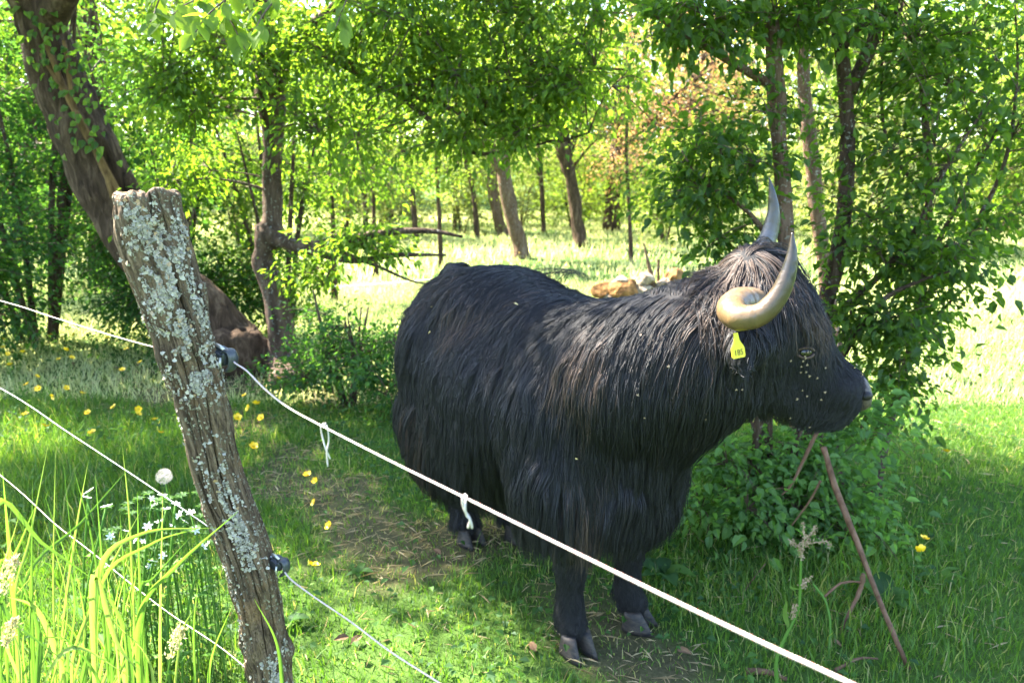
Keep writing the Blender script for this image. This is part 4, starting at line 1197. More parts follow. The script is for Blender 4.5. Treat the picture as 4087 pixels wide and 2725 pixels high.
def post_radius():
    A, S = np.meshgrid(ang, S_)
    ca, sa = np.cos(A), np.sin(A)
    # split log: flattened face towards the viewer and the left
    sq = (np.abs(ca) ** 3.2 + np.abs(sa) ** 3.2) ** (-1 / 3.2)
    r = PRr[:, None] * (.86 * sq + .10)
    px_, py_ = np.cos(A) * 1.6 + 5, np.sin(A) * 1.6 + 5
    r += .010 * (noise2(px_ + 3 * np.sin(S * 9), S * 14 + py_) - .5) * 1.2
    r += .007 * (noise2(A * 7 + 50 + noise2(S * 8, A * 0) * .8, S * 5) - .5)
    r += .004 * (noise2(A * 22 + 9 + noise2(S * 11, A * 0 + 3) * 1.2, S * 16) - .5)
    r += .0022 * (noise2(A * 50, S * 60) - .5)
    for a0, s0, s1, w, dep in [(.30, .16, .62, .030, .016), (.42, 0, .12, .028, .014), (.12, 0, .09, .03, .014), (.75, 0, .2, .03, .012), (-.15, .3, .52, .03, .010), (-.45, .34, .62, .04, .013), (-.62, .44, .7, .05, .016),
                              (.55, .55, .95, .032, .013), (.1, .5, .78, .026, .010), (-.3, .72, 1.0, .03, .011), (.85, .35, .6, .03, .012), (.3, .74, 1.0, .03, .012), (-.9, .0, .5, .05, .012), (1.2, .1, .8, .04, .014), (.95, .18, .34, .05, .016)]:
        ac = a0 + .22 * (noise2(S * 9 + a0 * 10, S * 0 + 3) - .5) + .10 * (noise2(S * 40 + a0 * 10, S * 0 + 7) - .5)
        w = w * .6; dep = dep * 1.25
        m_ = np.clip((S - s0) / .02, 0, 1) * np.clip((s1 - S) / .05, 0, 1)
        r -= dep * m_ * np.exp(-((A - ac) / w) ** 2)
    # broken ledges on the left flank and a splintered shoulder on the right
    r -= .012 * np.clip((A + 2.2) * 1.5, 0, 1) * np.clip((-.85 - A) * 3, 0, 1) * (np.abs(S - .42) < .07) * np.clip((.07 - np.abs(S - .42)) / .01, 0, 1)
    r += .010 * np.exp(-((A - 1.3) / .25) ** 2) * np.clip((S - .215) / .004, 0, 1) * np.clip((.30 - S) / .08, 0, 1)
    r += .014 * np.exp(-((A - 1.45) / .3) ** 2) * np.exp(-((S - .72) / .015) ** 2)
    return r
PR = post_radius()
def post_point(si, aj, lift=0):
    return PP[si] + (PR[si, aj] + lift) * (math.cos(ang[aj]) * Nf[si] + math.sin(ang[aj]) * Bf[si])
def build_post():
    V = PP[:, None] + PR[..., None] * (np.cos(ang)[None, :, None] * Nf[:, None] + np.sin(ang)[None, :, None] * Bf[:, None])
    # ragged sawn top
    top = .012 * (noise2(ang * 3 + 4, ang * 0) - .5) + .008 * (noise2(ang * 11 + 4, ang * 0) - .5) + .010 * np.exp(-((ang - .35) / .35) ** 2)
    fall = np.clip(1 - np.arange(NR) / 12, 0, 1)
    V = V + (fall[:, None] * top[None])[..., None] * (-Tn[:, None])
    rnd = np.clip(1 - np.arange(NR) / 5, 0, 1) ** 2 * .10
    V = V * 1
    V = PP[:, None] + (V - PP[:, None]) * (1 - rnd)[:, None, None]
    V = V.reshape(-1, 3)
    i = np.arange(NR - 1)[:, None] * NS; j = np.arange(NS)[None]; k = (j + 1) % NS
    F = np.stack([i + j, i + k, i + NS + k, i + NS + j], -1).reshape(-1, 4)
    # cap rings
    capV = []
    nr = 6
    ring0 = V[:NS]
    cen = ring0.mean(0) + Tn[0] * .004
    for q in range(1, nr + 1):
        f = 1 - q / nr
        ringq = cen + (ring0 - cen) * f + (-Tn[0]) * (.006 * (noise2(np.cos(ang) * f * 9 + 20, np.sin(ang) * f * 9 + 20) - .5))[:, None]
        capV.append(ringq)
    base_i = len(V)
    V = np.vstack([V] + capV)
    CF = []
    for q in range(nr):
        a0 = 0 if q == 0 else base_i + (q - 1) * NS
        b0 = base_i + q * NS
        CF.append(np.stack([b0 + j[0], b0 + k[0], a0 + k[0], a0 + j[0]], -1))
    F = np.concatenate([F] + CF)
    mb = MB(); mb.add(V, F)
    return mb.build('timber', M['wood'], post, post_root)
build_post()
M['lichen'] = None
def lichen_material():
    m, nt, out = new_mat('foliose_lichen')
    a = N(nt, 'ShaderNodeAttribute', attribute_name='tint')
    c = ramp(nt, a.outputs['Fac'], [(0, (.13, .115, .095)), (.4, (.3, .275, .22)), (.75, (.42, .375, .29)), (1, (.33, .22, .12))])
    b = N(nt, 'ShaderNodeBsdfPrincipled'); b.inputs['Roughness'].default_value = .9; b.inputs['Specular IOR Level'].default_value = .1
    nt.links.new(c, b.inputs['Base Color']); nt.links.new(b.outputs[0], out.inputs[0])
    return m
M['lichen'] = lichen_material()
def build_lichen():
    mb = MB()
    zones = [(.05, -.45, .05, .35, 130), (.10, -.15, .05, .4, 240), (.155, .1, .05, .55, 520), (.20, -.1, .05, .5, 420), (.24, .15, .04, .5, 330), (.285, .0, .04, .55, 340), (.32, .3, .03, .5, 220), (.35, .35, .02, .7, 240), (.265, .8, .05, .25, 150), (.12, .75, .06, .25, 160),
             (.47, .1, .035, .42, 420), (.515, .2, .035, .45, 330), (.555, .15, .015, .35, 90), (.73, .25, .02, .3, 120), (.76, .1, .03, .4, 200), (.80, .25, .03, .35, 170), (.835, .1, .02, .25, 90), (.70, .75, .01, .2, 30), (.30, -.8, .2, .3, 260), (.6, -.9, .15, .25, 200), (.9, .4, .05, .4, 50)]
    for s0, a0, ds, da, n in zones:
        n = int(n * 2.0)
        s = s0 + rng.normal(size=n) * ds * .6; a = a0 + rng.normal(size=n) * da * .62
        ok = (s > .005) & (s < .98)
        s, a = s[ok], a[ok]
        si = np.clip((s * (NR - 1)).astype(int), 1, NR - 2); aj = ((a + np.pi) / (2 * np.pi) * NS).astype(int) % NS
        gap = (noise2(s * 55 + 3, a * 6 + 30) * .65 + noise2(s * 150, a * 16 + 9) * .35) > .5
        si, aj = si[gap], aj[gap]; m = len(si)
        rad = PR[si, aj]
        dirn = np.cos(ang[aj])[:, None] * Nf[si] + np.sin(ang[aj])[:, None] * Bf[si]
        C = PP[si] + dirn * (rad + .001 + .003 * rng.random(m))[:, None]
        nn = norm(dirn + rng.normal(size=(m, 3)) * .35)
        u = norm(np.cross(nn, rand_dir(m))); v = np.cross(nn, u)
        size = .0016 + .004 * rng.random(m) ** 2
        k = 9
        th = np.linspace(0, 2 * np.pi, k, endpoint=False)
        rr = size[:, None] * (.45 + .75 * rng.random((m, k)))
        ring = C[:, None] + (rr * np.cos(th))[..., None] * u[:, None] + (rr * np.sin(th))[..., None] * v[:, None] + (rr * (rng.random((m, k)) - .25) * .7)[..., None] * nn[:, None]
        V = np.concatenate([C[:, None], ring], 1)
        f = np.array([[0, 1 + q, 1 + (q + 1) % k] for q in range(k)])
        F = (np.arange(m)[:, None, None] * (k + 1) + f[None]).reshape(-1, 3)
        mb.add(V.reshape(-1, 3), F, np.repeat(np.clip(rng.normal(.45, .25, m), 0, 1), k + 1))
    o = mb.build('lichen', M['lichen'], post, post_root, smooth=False, kind='stuff')
    o['label'] = 'pale grey leafy lichen crust'
build_lichen()

M['plastic'] = pbr('black_plastic', (.022, .025, .03), .38, .5, .3, 60, (.04, .044, .05), dist=.001)
M['steel'] = pbr('galvanised_steel', (.5, .48, .42), .4, .5, metal=.7)
def insulator(px, py, Y, sc, lab):
    c = at(px, py, Y)
    bm = bmesh.new()
    bmesh.ops.create_cube(bm, size=1)
    for v in bm.verts: v.co = Vector((v.co.x * .034, v.co.y * .030, v.co.z * .032))
    bmesh.ops.bevel(bm, geom=bm.edges[:], offset=.007, segments=3, affect='EDGES')
    # a lip at the mouth of the clamp
    me = bpy.data.meshes.new('insulator'); bm.to_mesh(me); bm.free(); me.materials.append(M['plastic'])
    o = link('insulator', me, post, Vector(c - post_root)); o.scale = (sc, sc, sc); o.rotation_euler = (0, R(18), R(-28)); o['label'] = lab
    mb = MB()
    aa = np.linspace(-.3, 3.4, 18)
    Q = np.c_[.016 + .013 * np.cos(aa - .8), np.zeros(18), -.002 + .020 * np.sin(aa - .8)]
    T, Nn, B = frames(Q)
    V, F = tube_arrays(Q, .0045, 8); V[:, 1] *= 2.6; mb.add(V, F); mb.build('hook', M['plastic'], o)
    mb = MB(); V, F = tube_arrays(np.array([[-.017, -.004, .017], [-.006, -.004, .018], [.006, -.004, .016]]), .0035, 8); mb.add(V, F); mb.build('strap', M['steel'], o)
    mb = MB(); V, F = tube_arrays(np.array([[-.04, 0, -.002], [-.017, 0, -.002]]), .006, 10); mb.add(V, F); mb.build('screw', M['steel'], o)
    mb = MB(); V, F = tube_arrays(np.array([[.010, -.014, .004], [.013, -.0165, -.006], [.016, -.016, -.014]]), .0028, 8); mb.add(V, F); mb.build('slot_edge', M['steel'], o)
    return o
insulator(888, 1420, 1.51, 1.12, 'upper black plastic wire holder')
insulator(1108, 2245, 1.50, .95, 'lower black plastic wire holder')

# ------------------------------------------------------------------ fence wires and ties
def rope_material():
    m, nt, out = new_mat('white_fence_rope')
    a = N(nt, 'ShaderNodeAttribute', attribute_name='tint')
    c = ramp(nt, a.outputs['Fac'], [(0, (.42, .36, .33)), (.9, (.46, .4, .37)), (1, (.5, .12, .1))])
    b = N(nt, 'ShaderNodeBsdfPrincipled'); b.inputs['Roughness'].default_value = .5
    nt.links.new(c, b.inputs['Base Color']); nt.links.new(b.outputs[0], out.inputs[0])
    return m
M['rope'] = rope_material()
M['grey_wire'] = pbr('grey_fence_wire', (.32, .32, .34), .45, .5, metal=.3)
def rope(name, pts, r, label, mat='rope', twist=True, n=None, group=None):
    P = resample(pts, 60)
    L = np.linalg.norm(np.diff(P, axis=0), axis=1).sum()
    n = n or int(min(1200, max(60, L / .0035)))
    P = resample(pts, n)
    mb = MB()
    if twist:
        T, Nn, B = frames(P)
        s = np.r_[0, np.cumsum(np.linalg.norm(np.diff(P, axis=0), axis=1))]
        for q in range(3):
            a = s / .011 * 2 * np.pi + q * 2.094
            Q = P + r * .5 * (np.cos(a)[:, None] * Nn + np.sin(a)[:, None] * B)
            V, F = tube_arrays(Q, r * .56, 6); mb.add(V, F, .5)
        a = s / .011 * 2 * np.pi + .5
        Q = P + r * .98 * (np.cos(a)[:, None] * Nn + np.sin(a)[:, None] * B)
        V, F = tube_arrays(Q, r * .2, 4); mb.add(V, F, 1.0)
    else:
        V, F = tube_arrays(P, r, 6); mb.add(V, F)
    o = mb.build(name, M[mat], None, P[0]); tag(o, label, 'fence wire', group)
    return o
w1 = [at(905, 1400, 1.53), at(935, 1445, 1.49), at(985, 1480, 1.43), at(1060, 1555, 1.36), at(1150, 1625, 1.27), atz(1290, 1702, 1.183), atz(1560, 1840, 1.18), atz(1855, 1985, 1.178), atz(2300, 2205, 1.175), atz(2700, 2400, 1.175), atz(3100, 2590, 1.176), atz(3400, 2728, 1.177)]
w1 += [w1[-1] + norm(w1[-1] - w1[-3]) * k for k in (.3, .8, 1.6)]
rope('fence_wire', w1, .0018, 'thick white rope wire crossing in front of the cow from the upper insulator')
w1l = [at(895, 1405, 1.56), at(820, 1425, 1.60), at(620, 1386, 1.62), at(400, 1325, 1.76), at(200, 1262, 1.95), at(0, 1200, 2.2), at(-400, 1100, 2.8), at(-900, 1010, 4.0)]
rope('fence_wire', w1l, .0016, 'topmost white wire running left from the post')
w2 = [at(1128, 2268, 1.49), at(1160, 2310, 1.46), at(1250, 2378, 1.40), at(1400, 2480, 1.31), at(1560, 2600, 1.21), at(1760, 2728, 1.10), at(2300, 3080, .86), np.array([.7, -.3, .74])]
rope('fence_wire', w2, .0018, 'lower white wire running right from the lower insulator')
w2l = [at(1090, 2240, 1.55), at(960, 2190, 1.60), at(780, 2065, 1.63), at(560, 1915, 1.73), at(280, 1730, 1.92), at(0, 1548, 2.2), at(-400, 1350, 2.8), at(-900, 1190, 4.0)]
rope('fence_wire', w2l, .0014, 'middle grey wire running left behind the tall grass', 'grey_wire')
w3l = [at(1000, 2680, 1.58), at(870, 2575, 1.62), at(640, 2420, 1.72), at(350, 2190, 1.88), at(220, 2090, 1.97), at(0, 1895, 2.2), at(-400, 1600, 2.8)]
rope('fence_wire', w3l, .0014, 'lowest white wire slanting through the sunlit grass at the left', 'rope')
far = [at(1150, 1150, 8.2), at(1250, 1145, 8.1), at(1400, 1140, 8.0), at(1520, 1132, 7.9), at(1640, 1122, 7.8), at(1800, 1108, 7.6)]
rope('fence_wire', far, .004, 'thin distant wire strung across the sunlit field behind the rump', 'grey_wire', False)

def tie(a, pts, lab):
    mb = MB()
    for P, r in pts:
        V, F = tube_arrays(resample(P, 26), r, 7); mb.add(V, F, .4)
    o = mb.build('string_tie', M['rope'], None, a); tag(o, lab, 'string')
Z1, Z2 = atz(1290, 1702, 1.183)[1] - .003, atz(1855, 1985, 1.178)[1] - .003
tie(at(1292, 1700, Z1), [([at(1300, 1688, Z1), at(1282, 1700, Z1 - .006), at(1284, 1730, Z1), at(1300, 1790, Z1 - .004), at(1318, 1830, Z1)], .0014), ([at(1290, 1690, Z1 + .006), at(1306, 1705, Z1 - .004), at(1312, 1760, Z1 + .002), at(1304, 1800, Z1), at(1308, 1860, Z1)], .0014)], 'thin looped string hanging from the rope wire near the post')
tie(at(1857, 1985, Z2), [([at(1858, 1972, Z2), at(1846, 1990, Z2 - .005), at(1852, 2030, Z2 - .002), at(1870, 2060, Z2), at(1880, 2085, Z2 - .002), at(1884, 2106, Z2)], .0016), ([at(1862, 1975, Z2 + .004), at(1856, 2020, Z2 - .006), at(1862, 2055, Z2 - .003), at(1876, 2072, Z2 - .004), at(1868, 2105, Z2)], .0016)], 'short twisted white string knotted on the rope wire before the cow')

# ------------------------------------------------------------------ tall grass in the left foreground
def blade_arrays(P, w, nrm=None, fold=.25):
    """a folded blade along P with width w(s)"""
    n = len(P)
    T = norm(np.gradient(P, axis=0))
    ref = nrm if nrm is not None else norm(np.array([rng.normal() * .5, -1, rng.normal() * .3]))
    S = norm(np.cross(T, ref)); Nn = np.cross(S, T)
    V = np.stack([P - S * w[:, None] * .5 + Nn * (w * fold)[:, None], P, P + S * w[:, None] * .5 + Nn * (w * fold)[:, None]], 1).reshape(-1, 3)
    i = np.arange(n - 1)[:, None] * 3; j = np.arange(2)[None]
    F = np.stack([i + j, i + j + 1, i + j + 4, i + j + 3], -1).reshape(-1, 4)
    return V, F
tall = [ # base px, mid px, tip px, distance, width px
    ((60, 2400), (120, 2150), (198, 1745), 1.55, 22), ((225, 2700), (215, 2300), (222, 1800), 1.55, 20), ((330, 2650), (290, 2200), (252, 1832), 1.6, 24), ((420, 2500), (370, 2150), (288, 1848), 1.6, 26), ((250, 2560), (300, 2150), (352, 1842), 1.62, 20),
    ((540, 2500), (520, 2080), (488, 1775), 1.65, 22), ((100, 2330), (330, 2080), (540, 1838), 1.6, 20), ((560, 2450), (700, 2260), (950, 2040), 1.38, 30), ((390, 2300), (560, 2130), (862, 2105), 1.42, 30), ((400, 2340), (600, 2170), (800, 2105), 1.42, 22),
    ((300, 2600), (440, 2270), (566, 2032), 1.5, 24), ((-20, 2030), (180, 2170), (400, 2330), 1.4, 40), ((380, 2300), (470, 2560), (560, 2680), 1.35, 46), ((150, 2750), (160, 2520), (60, 2260), 1.35, 44), ((0, 2420), (60, 2480), (260, 2640), 1.32, 40),
    ((20, 2500), (-10, 2200), (0, 1810), 1.45, 26), ((60, 2560), (40, 2240), (10, 1880), 1.45, 30), ((640, 2720), (640, 2440), (650, 1960), 1.5, 18), ((590, 2750), (560, 2350), (548, 1960), 1.5, 22), ((450, 2750), (420, 2400), (380, 1890), 1.5, 20),
    ((140, 2640), (130, 2300), (130, 1900), 1.5, 20), ((330, 2750), (380, 2480), (400, 2180), 1.4, 34), ((520, 2760), (500, 2520), (390, 2300), 1.35, 40), ((700, 2750), (730, 2520), (785, 2415), 1.42, 20), ((780, 2760), (775, 2500), (792, 2310), 1.42, 16),
    ((830, 2750), (850, 2600), (925, 2420), 1.4, 16), ((1130, 2760), (1105, 2560), (1015, 2390), 1.33, 26), ((560, 2380), (620, 2300), (770, 2130), 1.42, 20), ((240, 2640), (150, 2430), (30, 2380), 1.35, 36), ((180, 2740), (300, 2580), (520, 2700), 1.33, 34),
    ((90, 2740), (70, 2560), (-20, 2440), 1.32, 40), ((410, 2740), (280, 2560), (160, 2540), 1.33, 34), ((620, 2740), (580, 2600), (440, 2470), 1.34, 36), ((-10, 2300), (60, 2210), (145, 2010), 1.45, 22)]
TGC = np.array([-.95, 1.6, 0])
tuft = empty('tall_grass', TGC)
tag(tuft, 'tall sunlit grass clump with long arching blades in front of the post', 'grass clump')
for k in range(46):
    x = rng.random() * 640 - 30; top = 1950 + rng.random() * 500
    tall.append(((x + rng.normal() * 60, 2800), (x + rng.normal() * 40, (2800 + top) / 2), (x + rng.normal() * 110, top), 1.4 + rng.random() * .4, 9 + rng.random() * 11))
for bpx, mpx, tpx, Y, w in tall:
    if bpx[1] < 2700:      # start lower, where the blade leaves the clump
        e = (bpx[0] + (bpx[0] - mpx[0]) * .15 + 20, 2860)
        pts = [at(*e, Y + .02), at(*bpx, Y), at(*mpx, Y - .01), at(*tpx, Y - .03)]
    else:
        pts = [at(bpx[0], bpx[1] + 250, Y + .02), at(*bpx, Y), at(*mpx, Y), at(*tpx, Y - .02)]
    P = resample(pts, 18); s = np.linspace(0, 1, 18)
    wd = px2m(w * .82, Y) * np.clip(1.15 * (1 - s ** 2.2), .04, 1) * np.clip(.55 + s * 1.6, 0, 1)
    mb = MB(); V, F = blade_arrays(P, wd); mb.add(V, F, rng.random()); mb.build('blade', M['grass_sun'], tuft, TGC, smooth=True)

M['seed'] = leaf_mat('grass_seed', [(0, (.22, .24, .1)), (.5, (.34, .33, .18)), (1, (.4, .28, .24))], trans=(1, 1, .7), tfac=.35)
def seed_head(path, w, lab):
    P = resample(path, 24); base = P[0]
    r = empty('grass_seed_head', base); tag(r, lab, 'grass')
    k = 12
    mb = MB(); V, F = tube_arrays(P, .0011, 6); mb.add(V, F, .6); mb.build('stem', M['grass_sun'], r, base)
    mb = MB()
    top = P[k:]; n = 210
    t = rng.random(n); C = top[(t * (len(top) - 1)).astype(int)] + rng.normal(size=(n, 3)) * w * .35 * np.sin(np.pi * np.clip(t * .85 + .1, 0, 1))[:, None]
    D = norm(norm(top[-1] - top[0]) + rng.normal(size=(n, 3)) * .45)
    V, F, T = leaf_arrays(C, D, rand_dir(n), .006 + .006 * rng.random(n), .0028 + .0016 * rng.random(n), 2); mb.add(V, F, T)
    mb.build('spike', M['seed'], r, base, smooth=False, kind='stuff')
seed_head([at(655, 3000, 1.25), at(660, 2740, 1.25), at(700, 2560, 1.25), at(725, 2510, 1.25)], .022, 'pale green grass spike rising at the bottom edge left of the post')
seed_head([at(-60, 2720, 1.2), at(-20, 2480, 1.2), at(30, 2300, 1.2), at(62, 2225, 1.2)], .02, 'grass seed spike cut by the left edge, upper one')
seed_head([at(-40, 2760, 1.22), at(0, 2640, 1.22), at(35, 2530, 1.22), at(60, 2470, 1.22)], .018, 'pinkish grass seed spike at the left edge, lower one')

# ------------------------------------------------------------------ flowers
M['butter'] = pbr('buttercup_petal', (.78, .50, .008), .35, .5)
M['stemgreen'] = leaf_mat('stem_green', [(0, (.06, .14, .02)), (1, (.1, .2, .03))], tfac=.2)
M['white_petal'] = leaf_mat('white_petal', [(0, (.72, .74, .7)), (1, (.82, .82, .8))], trans=(.4, .42, .38), tfac=.3, gloss=.02)
M['pappus'] = pbr('dandelion_fluff', (.45, .42, .38), .9, .1)
def petal_flower(k, r, cup, wid):
    """k petals round the top of the stem; unit facing +z"""
    mb = MB()
    for q in range(k):
        a = 2 * np.pi * q / k
        u = np.array([math.cos(a), math.sin(a), 0]); v = np.array([-u[1], u[0], 0])
        s = np.linspace(0, 1, 5); wd = wid * r * np.array([.25, .8, 1.0, .85, .35])
        c = u * (r * s)[:, None] + np.array([0, 0, 1]) * (r * cup * s ** 1.6)[:, None]
        V = np.stack([c - v * wd[:, None] * .5 + [0, 0, r * .12], c, c + v * wd[:, None] * .5 + [0, 0, r * .12]], 1).reshape(-1, 3)
        i = np.arange(4)[:, None] * 3; j = np.arange(2)[None]
        mb.add(V, np.stack([i + j, i + j + 1, i + j + 4, i + j + 3], -1).reshape(-1, 4), rng.random())
    return mb
def stem_mesh(name, h, bendv):
    P = resample([np.array([0, 0, -.01]), np.array([bendv[0] * .3, bendv[1] * .3, h * .5]), np.array([bendv[0], bendv[1], h])], 10)
    mb = MB(); V, F = tube_arrays(P, np.linspace(.0014, .001, 10), 5); mb.add(V, F)
    a = rng.random(4) * 6.28
    V, F, T = leaf_arrays(P[[2, 3, 5, 6]], np.c_[np.cos(a), np.sin(a), .5 + 0 * a], np.array([[0, 0, 1.]] * 4), np.array([.03, .03, .02, .02]), np.array([.008] * 4), 2); mb.add(V, F, T)
    V, F, T = mb.arrays(); return mesh_data(name, V, F, M['stemgreen'], T)
fm = petal_flower(5, .0165, .55, 1.05); V_, F_, T_ = fm.arrays(); BUT = mesh_data('petals', V_, F_, M['butter'], T_)
mbx = MB(); mbx.add(ICO_V * .0045 + [0, 0, .005], ICO_F); V_, F_, T_ = mbx.arrays(); BUTC = mesh_data('flower_centre', V_, F_, pbr('buttercup_centre', (.5, .34, .01), .6), T_)
STEMS = [stem_mesh('stem', h, b) for h, b in ((.2, (.02, .01)), (.24, (-.03, .01)), (.28, (.01, -.03)), (.17, (.03, .02)))]
STEMH = [(.2, (.02, .01)), (.24, (-.03, .01)), (.28, (.01, -.03)), (.17, (.03, .02))]
def buttercup(px, py, lab, grp, low=False):
    k = rng.integers(0, 4) if not low else 3
    h, b = STEMH[k]
    sc = 1.0 + .35 * rng.random()
    p = atz(px, py, h * sc + .01)
    if p[1] > 7.5: 
        pass
    loc = np.array([p[0] - b[0] * sc, p[1] - b[1] * sc, float(gz(p[0], p[1]))])
    r = empty('buttercup', loc); tag(r, lab, 'flower', grp); r.scale = (sc, sc, sc)
    link('stem', STEMS[k], r)
    f = link('petals', BUT, r, (b[0], b[1], h)); f.rotation_euler = (rng.normal() * .45 + .35, rng.normal() * .45, rng.random() * 6)
    c = link('flower_centre', BUTC, f)
left_px = [(17, 1303), (14, 1385), (61, 1385), (9, 1343), (31, 1411), (153, 1547), (108, 1529), (207, 1329), (261, 1400), (287, 1434), (236, 1440), (295, 1326), (488, 1473), (560, 1446), (429, 1341), (617, 1668), (552, 1625), (549, 1647), (327, 1567), (368, 1724), (455, 1619), (146, 1508), (264, 1545), (61, 1329), (40, 1460), (90, 1400), (215, 1573), (350, 1640), (178, 1700), (100, 1640), (505, 1395), (640, 1720)]
for p in left_px: buttercup(*p, 'yellow buttercup in the grass left of the leaning post', 'buttercups left of the post')
right_px = [(947, 1665), (976, 1569), (1022, 1607), (1043, 1666), (994, 1625), (1112, 1498), (1227, 1891), (1255, 1998), (1315, 2089), (1251, 2249), (1011, 1779), (1258, 1913)]
for p in right_px: buttercup(*p, 'yellow buttercup in the grass between the post and the cow', 'buttercups between post and cow', p[1] > 1850)
far_px = [(3780, 1790), (3690, 2140), (3680, 2185)]
for p in far_px: buttercup(*p, 'small yellow buttercup in the shaded grass at the right', 'buttercups at the right', True)
# specks of yellow far off in the field
def far_flowers():
    mb = MB(); n = 700
    x, y = scatter(n, 8, 24, 0, .6); keep = fbm2(x * .4 + 5, y * .4) > .48; x, y = x[keep], y[keep]; n = len(x)
    C = np.c_[x, y, gz(x, y) + .1 + .15 * rng.random(n)]
    a = rng.random(n) * 6.28
    V, F, T = leaf_arrays(C, np.c_[np.cos(a), np.sin(a), 0 * a], np.array([[0, 0, 1.]] * n) + rng.normal(size=(n, 3)) * .3, np.full(n, .035), np.full(n, .035), 4); mb.add(V, F, T)
    o = mb.build('far_buttercups', M['butter'], smooth=False, kind='stuff'); tag(o, 'yellow flecks of buttercups dotted over the distant field', 'flowers')
far_flowers()
# white starry flowers round the post foot
fm = petal_flower(6, .014, .12, .42); V_, F_, T_ = fm.arrays(); WHI = mesh_data('petals', V_, F_, M['white_petal'], T_)
star_px = [(605, 1990), (620, 2015), (650, 1975), (665, 2030), (700, 2010), (715, 2055), (735, 2080), (640, 2080), (590, 2100), (545, 2150), (570, 2160), (425, 2020), (355, 1960), (345, 1985), (600, 2260), (650, 2215), (690, 2100), (760, 2045), (830, 2170), (810, 2180), (440, 2140), (505, 2120), (780, 2115), (610, 2240)]
for i, (px, py) in enumerate(star_px):
    k = i % 4; h, b = STEMH[k]; sc = .9 + .35 * rng.random()
    p = at(px, py, 2.0 + .12 * rng.random()); g = float(gz(p[0], p[1])); sz = (p[2] - g) / h
    r = empty('star_flower', (p[0] - b[0] * sz, p[1] - b[1] * sz, g)); tag(r, 'small white star shaped flower beside the foot of the post', 'flower', 'white flowers beside the post')
    st = link('stem', STEMS[k], r); st.scale = (sz, sz, sz)
    f = link('petals', WHI, r, (b[0] * sz, b[1] * sz, h * sz)); f.rotation_euler = (rng.normal() * .4 + .5, rng.normal() * .4, rng.random() * 6); f.scale = (sc, sc, sc)
# whorled leaves below them
def star_plants():
    mb = MB()
    for q in range(70):
        px = 420 + rng.random() * 460; py = 1960 + rng.random() * 420; p = at(px, py, 2.02 + .15 * rng.random())
        k = 7; a = np.linspace(0, 6.28, k, endpoint=False) + rng.random()
        V, F, T = leaf_arrays(np.repeat(p[None], k, 0), np.c_[np.cos(a), np.sin(a), .3 + 0 * a], np.array([[0, 0, 1.]] * k), np.full(k, .022), np.full(k, .008), 4); mb.add(V, F, T)
        V, F = tube_arrays(np.array([p, [p[0], p[1] + .01, float(gz(p[0], p[1]))]]), .001, 4); mb.add(V, F)
    o = mb.build('whorled_leaves', M['leaf_bush'], smooth=False, kind='stuff'); tag(o, 'whorls of narrow leaves under the white flowers', 'leaves')
star_plants()
def dandelion(px, py, Y):
    c = at(px, py, Y); base = np.array([c[0] + .03, c[1] + .02, float(gz(c[0], c[1]))])
    r = empty('dandelion', base); tag(r, 'fluffy grey dandelion clock left of the post', 'dandelion')
    mb = MB(); V, F = tube_arrays(resample([base, (base + c) / 2 + [.02, 0, 0], c - [0, 0, .004]], 12), .0022, 7); mb.add(V, F); mb.build('stem', M['stemgreen'], r, base)
    mb = MB(); mb.add(c + ICO_V * .004, ICO_F)
    n = 130; d = rand_dir(n); R0 = .019 * (.85 + .2 * rng.random(n))
    tip = c + d * R0[:, None]
    V, F = many_tubes(np.stack([np.repeat(c[None], n, 0), tip], 1), np.full((n, 2), .00022), 3); mb.add(V, F)
    u = norm(np.cross(d, rand_dir(n))); v = np.cross(d, u)
    for th in np.linspace(0, 6.28, 9, endpoint=False):
        e = tip + (math.cos(th) * u + math.sin(th) * v) * .006 + d * .003
        V, F = many_tubes(np.stack([tip, e], 1), np.full((n, 2), .00012), 3); mb.add(V, F)
    mb.build('seed_ball', M['pappus'], r, base, kind='stuff')
dandelion(655, 1900, 1.95)

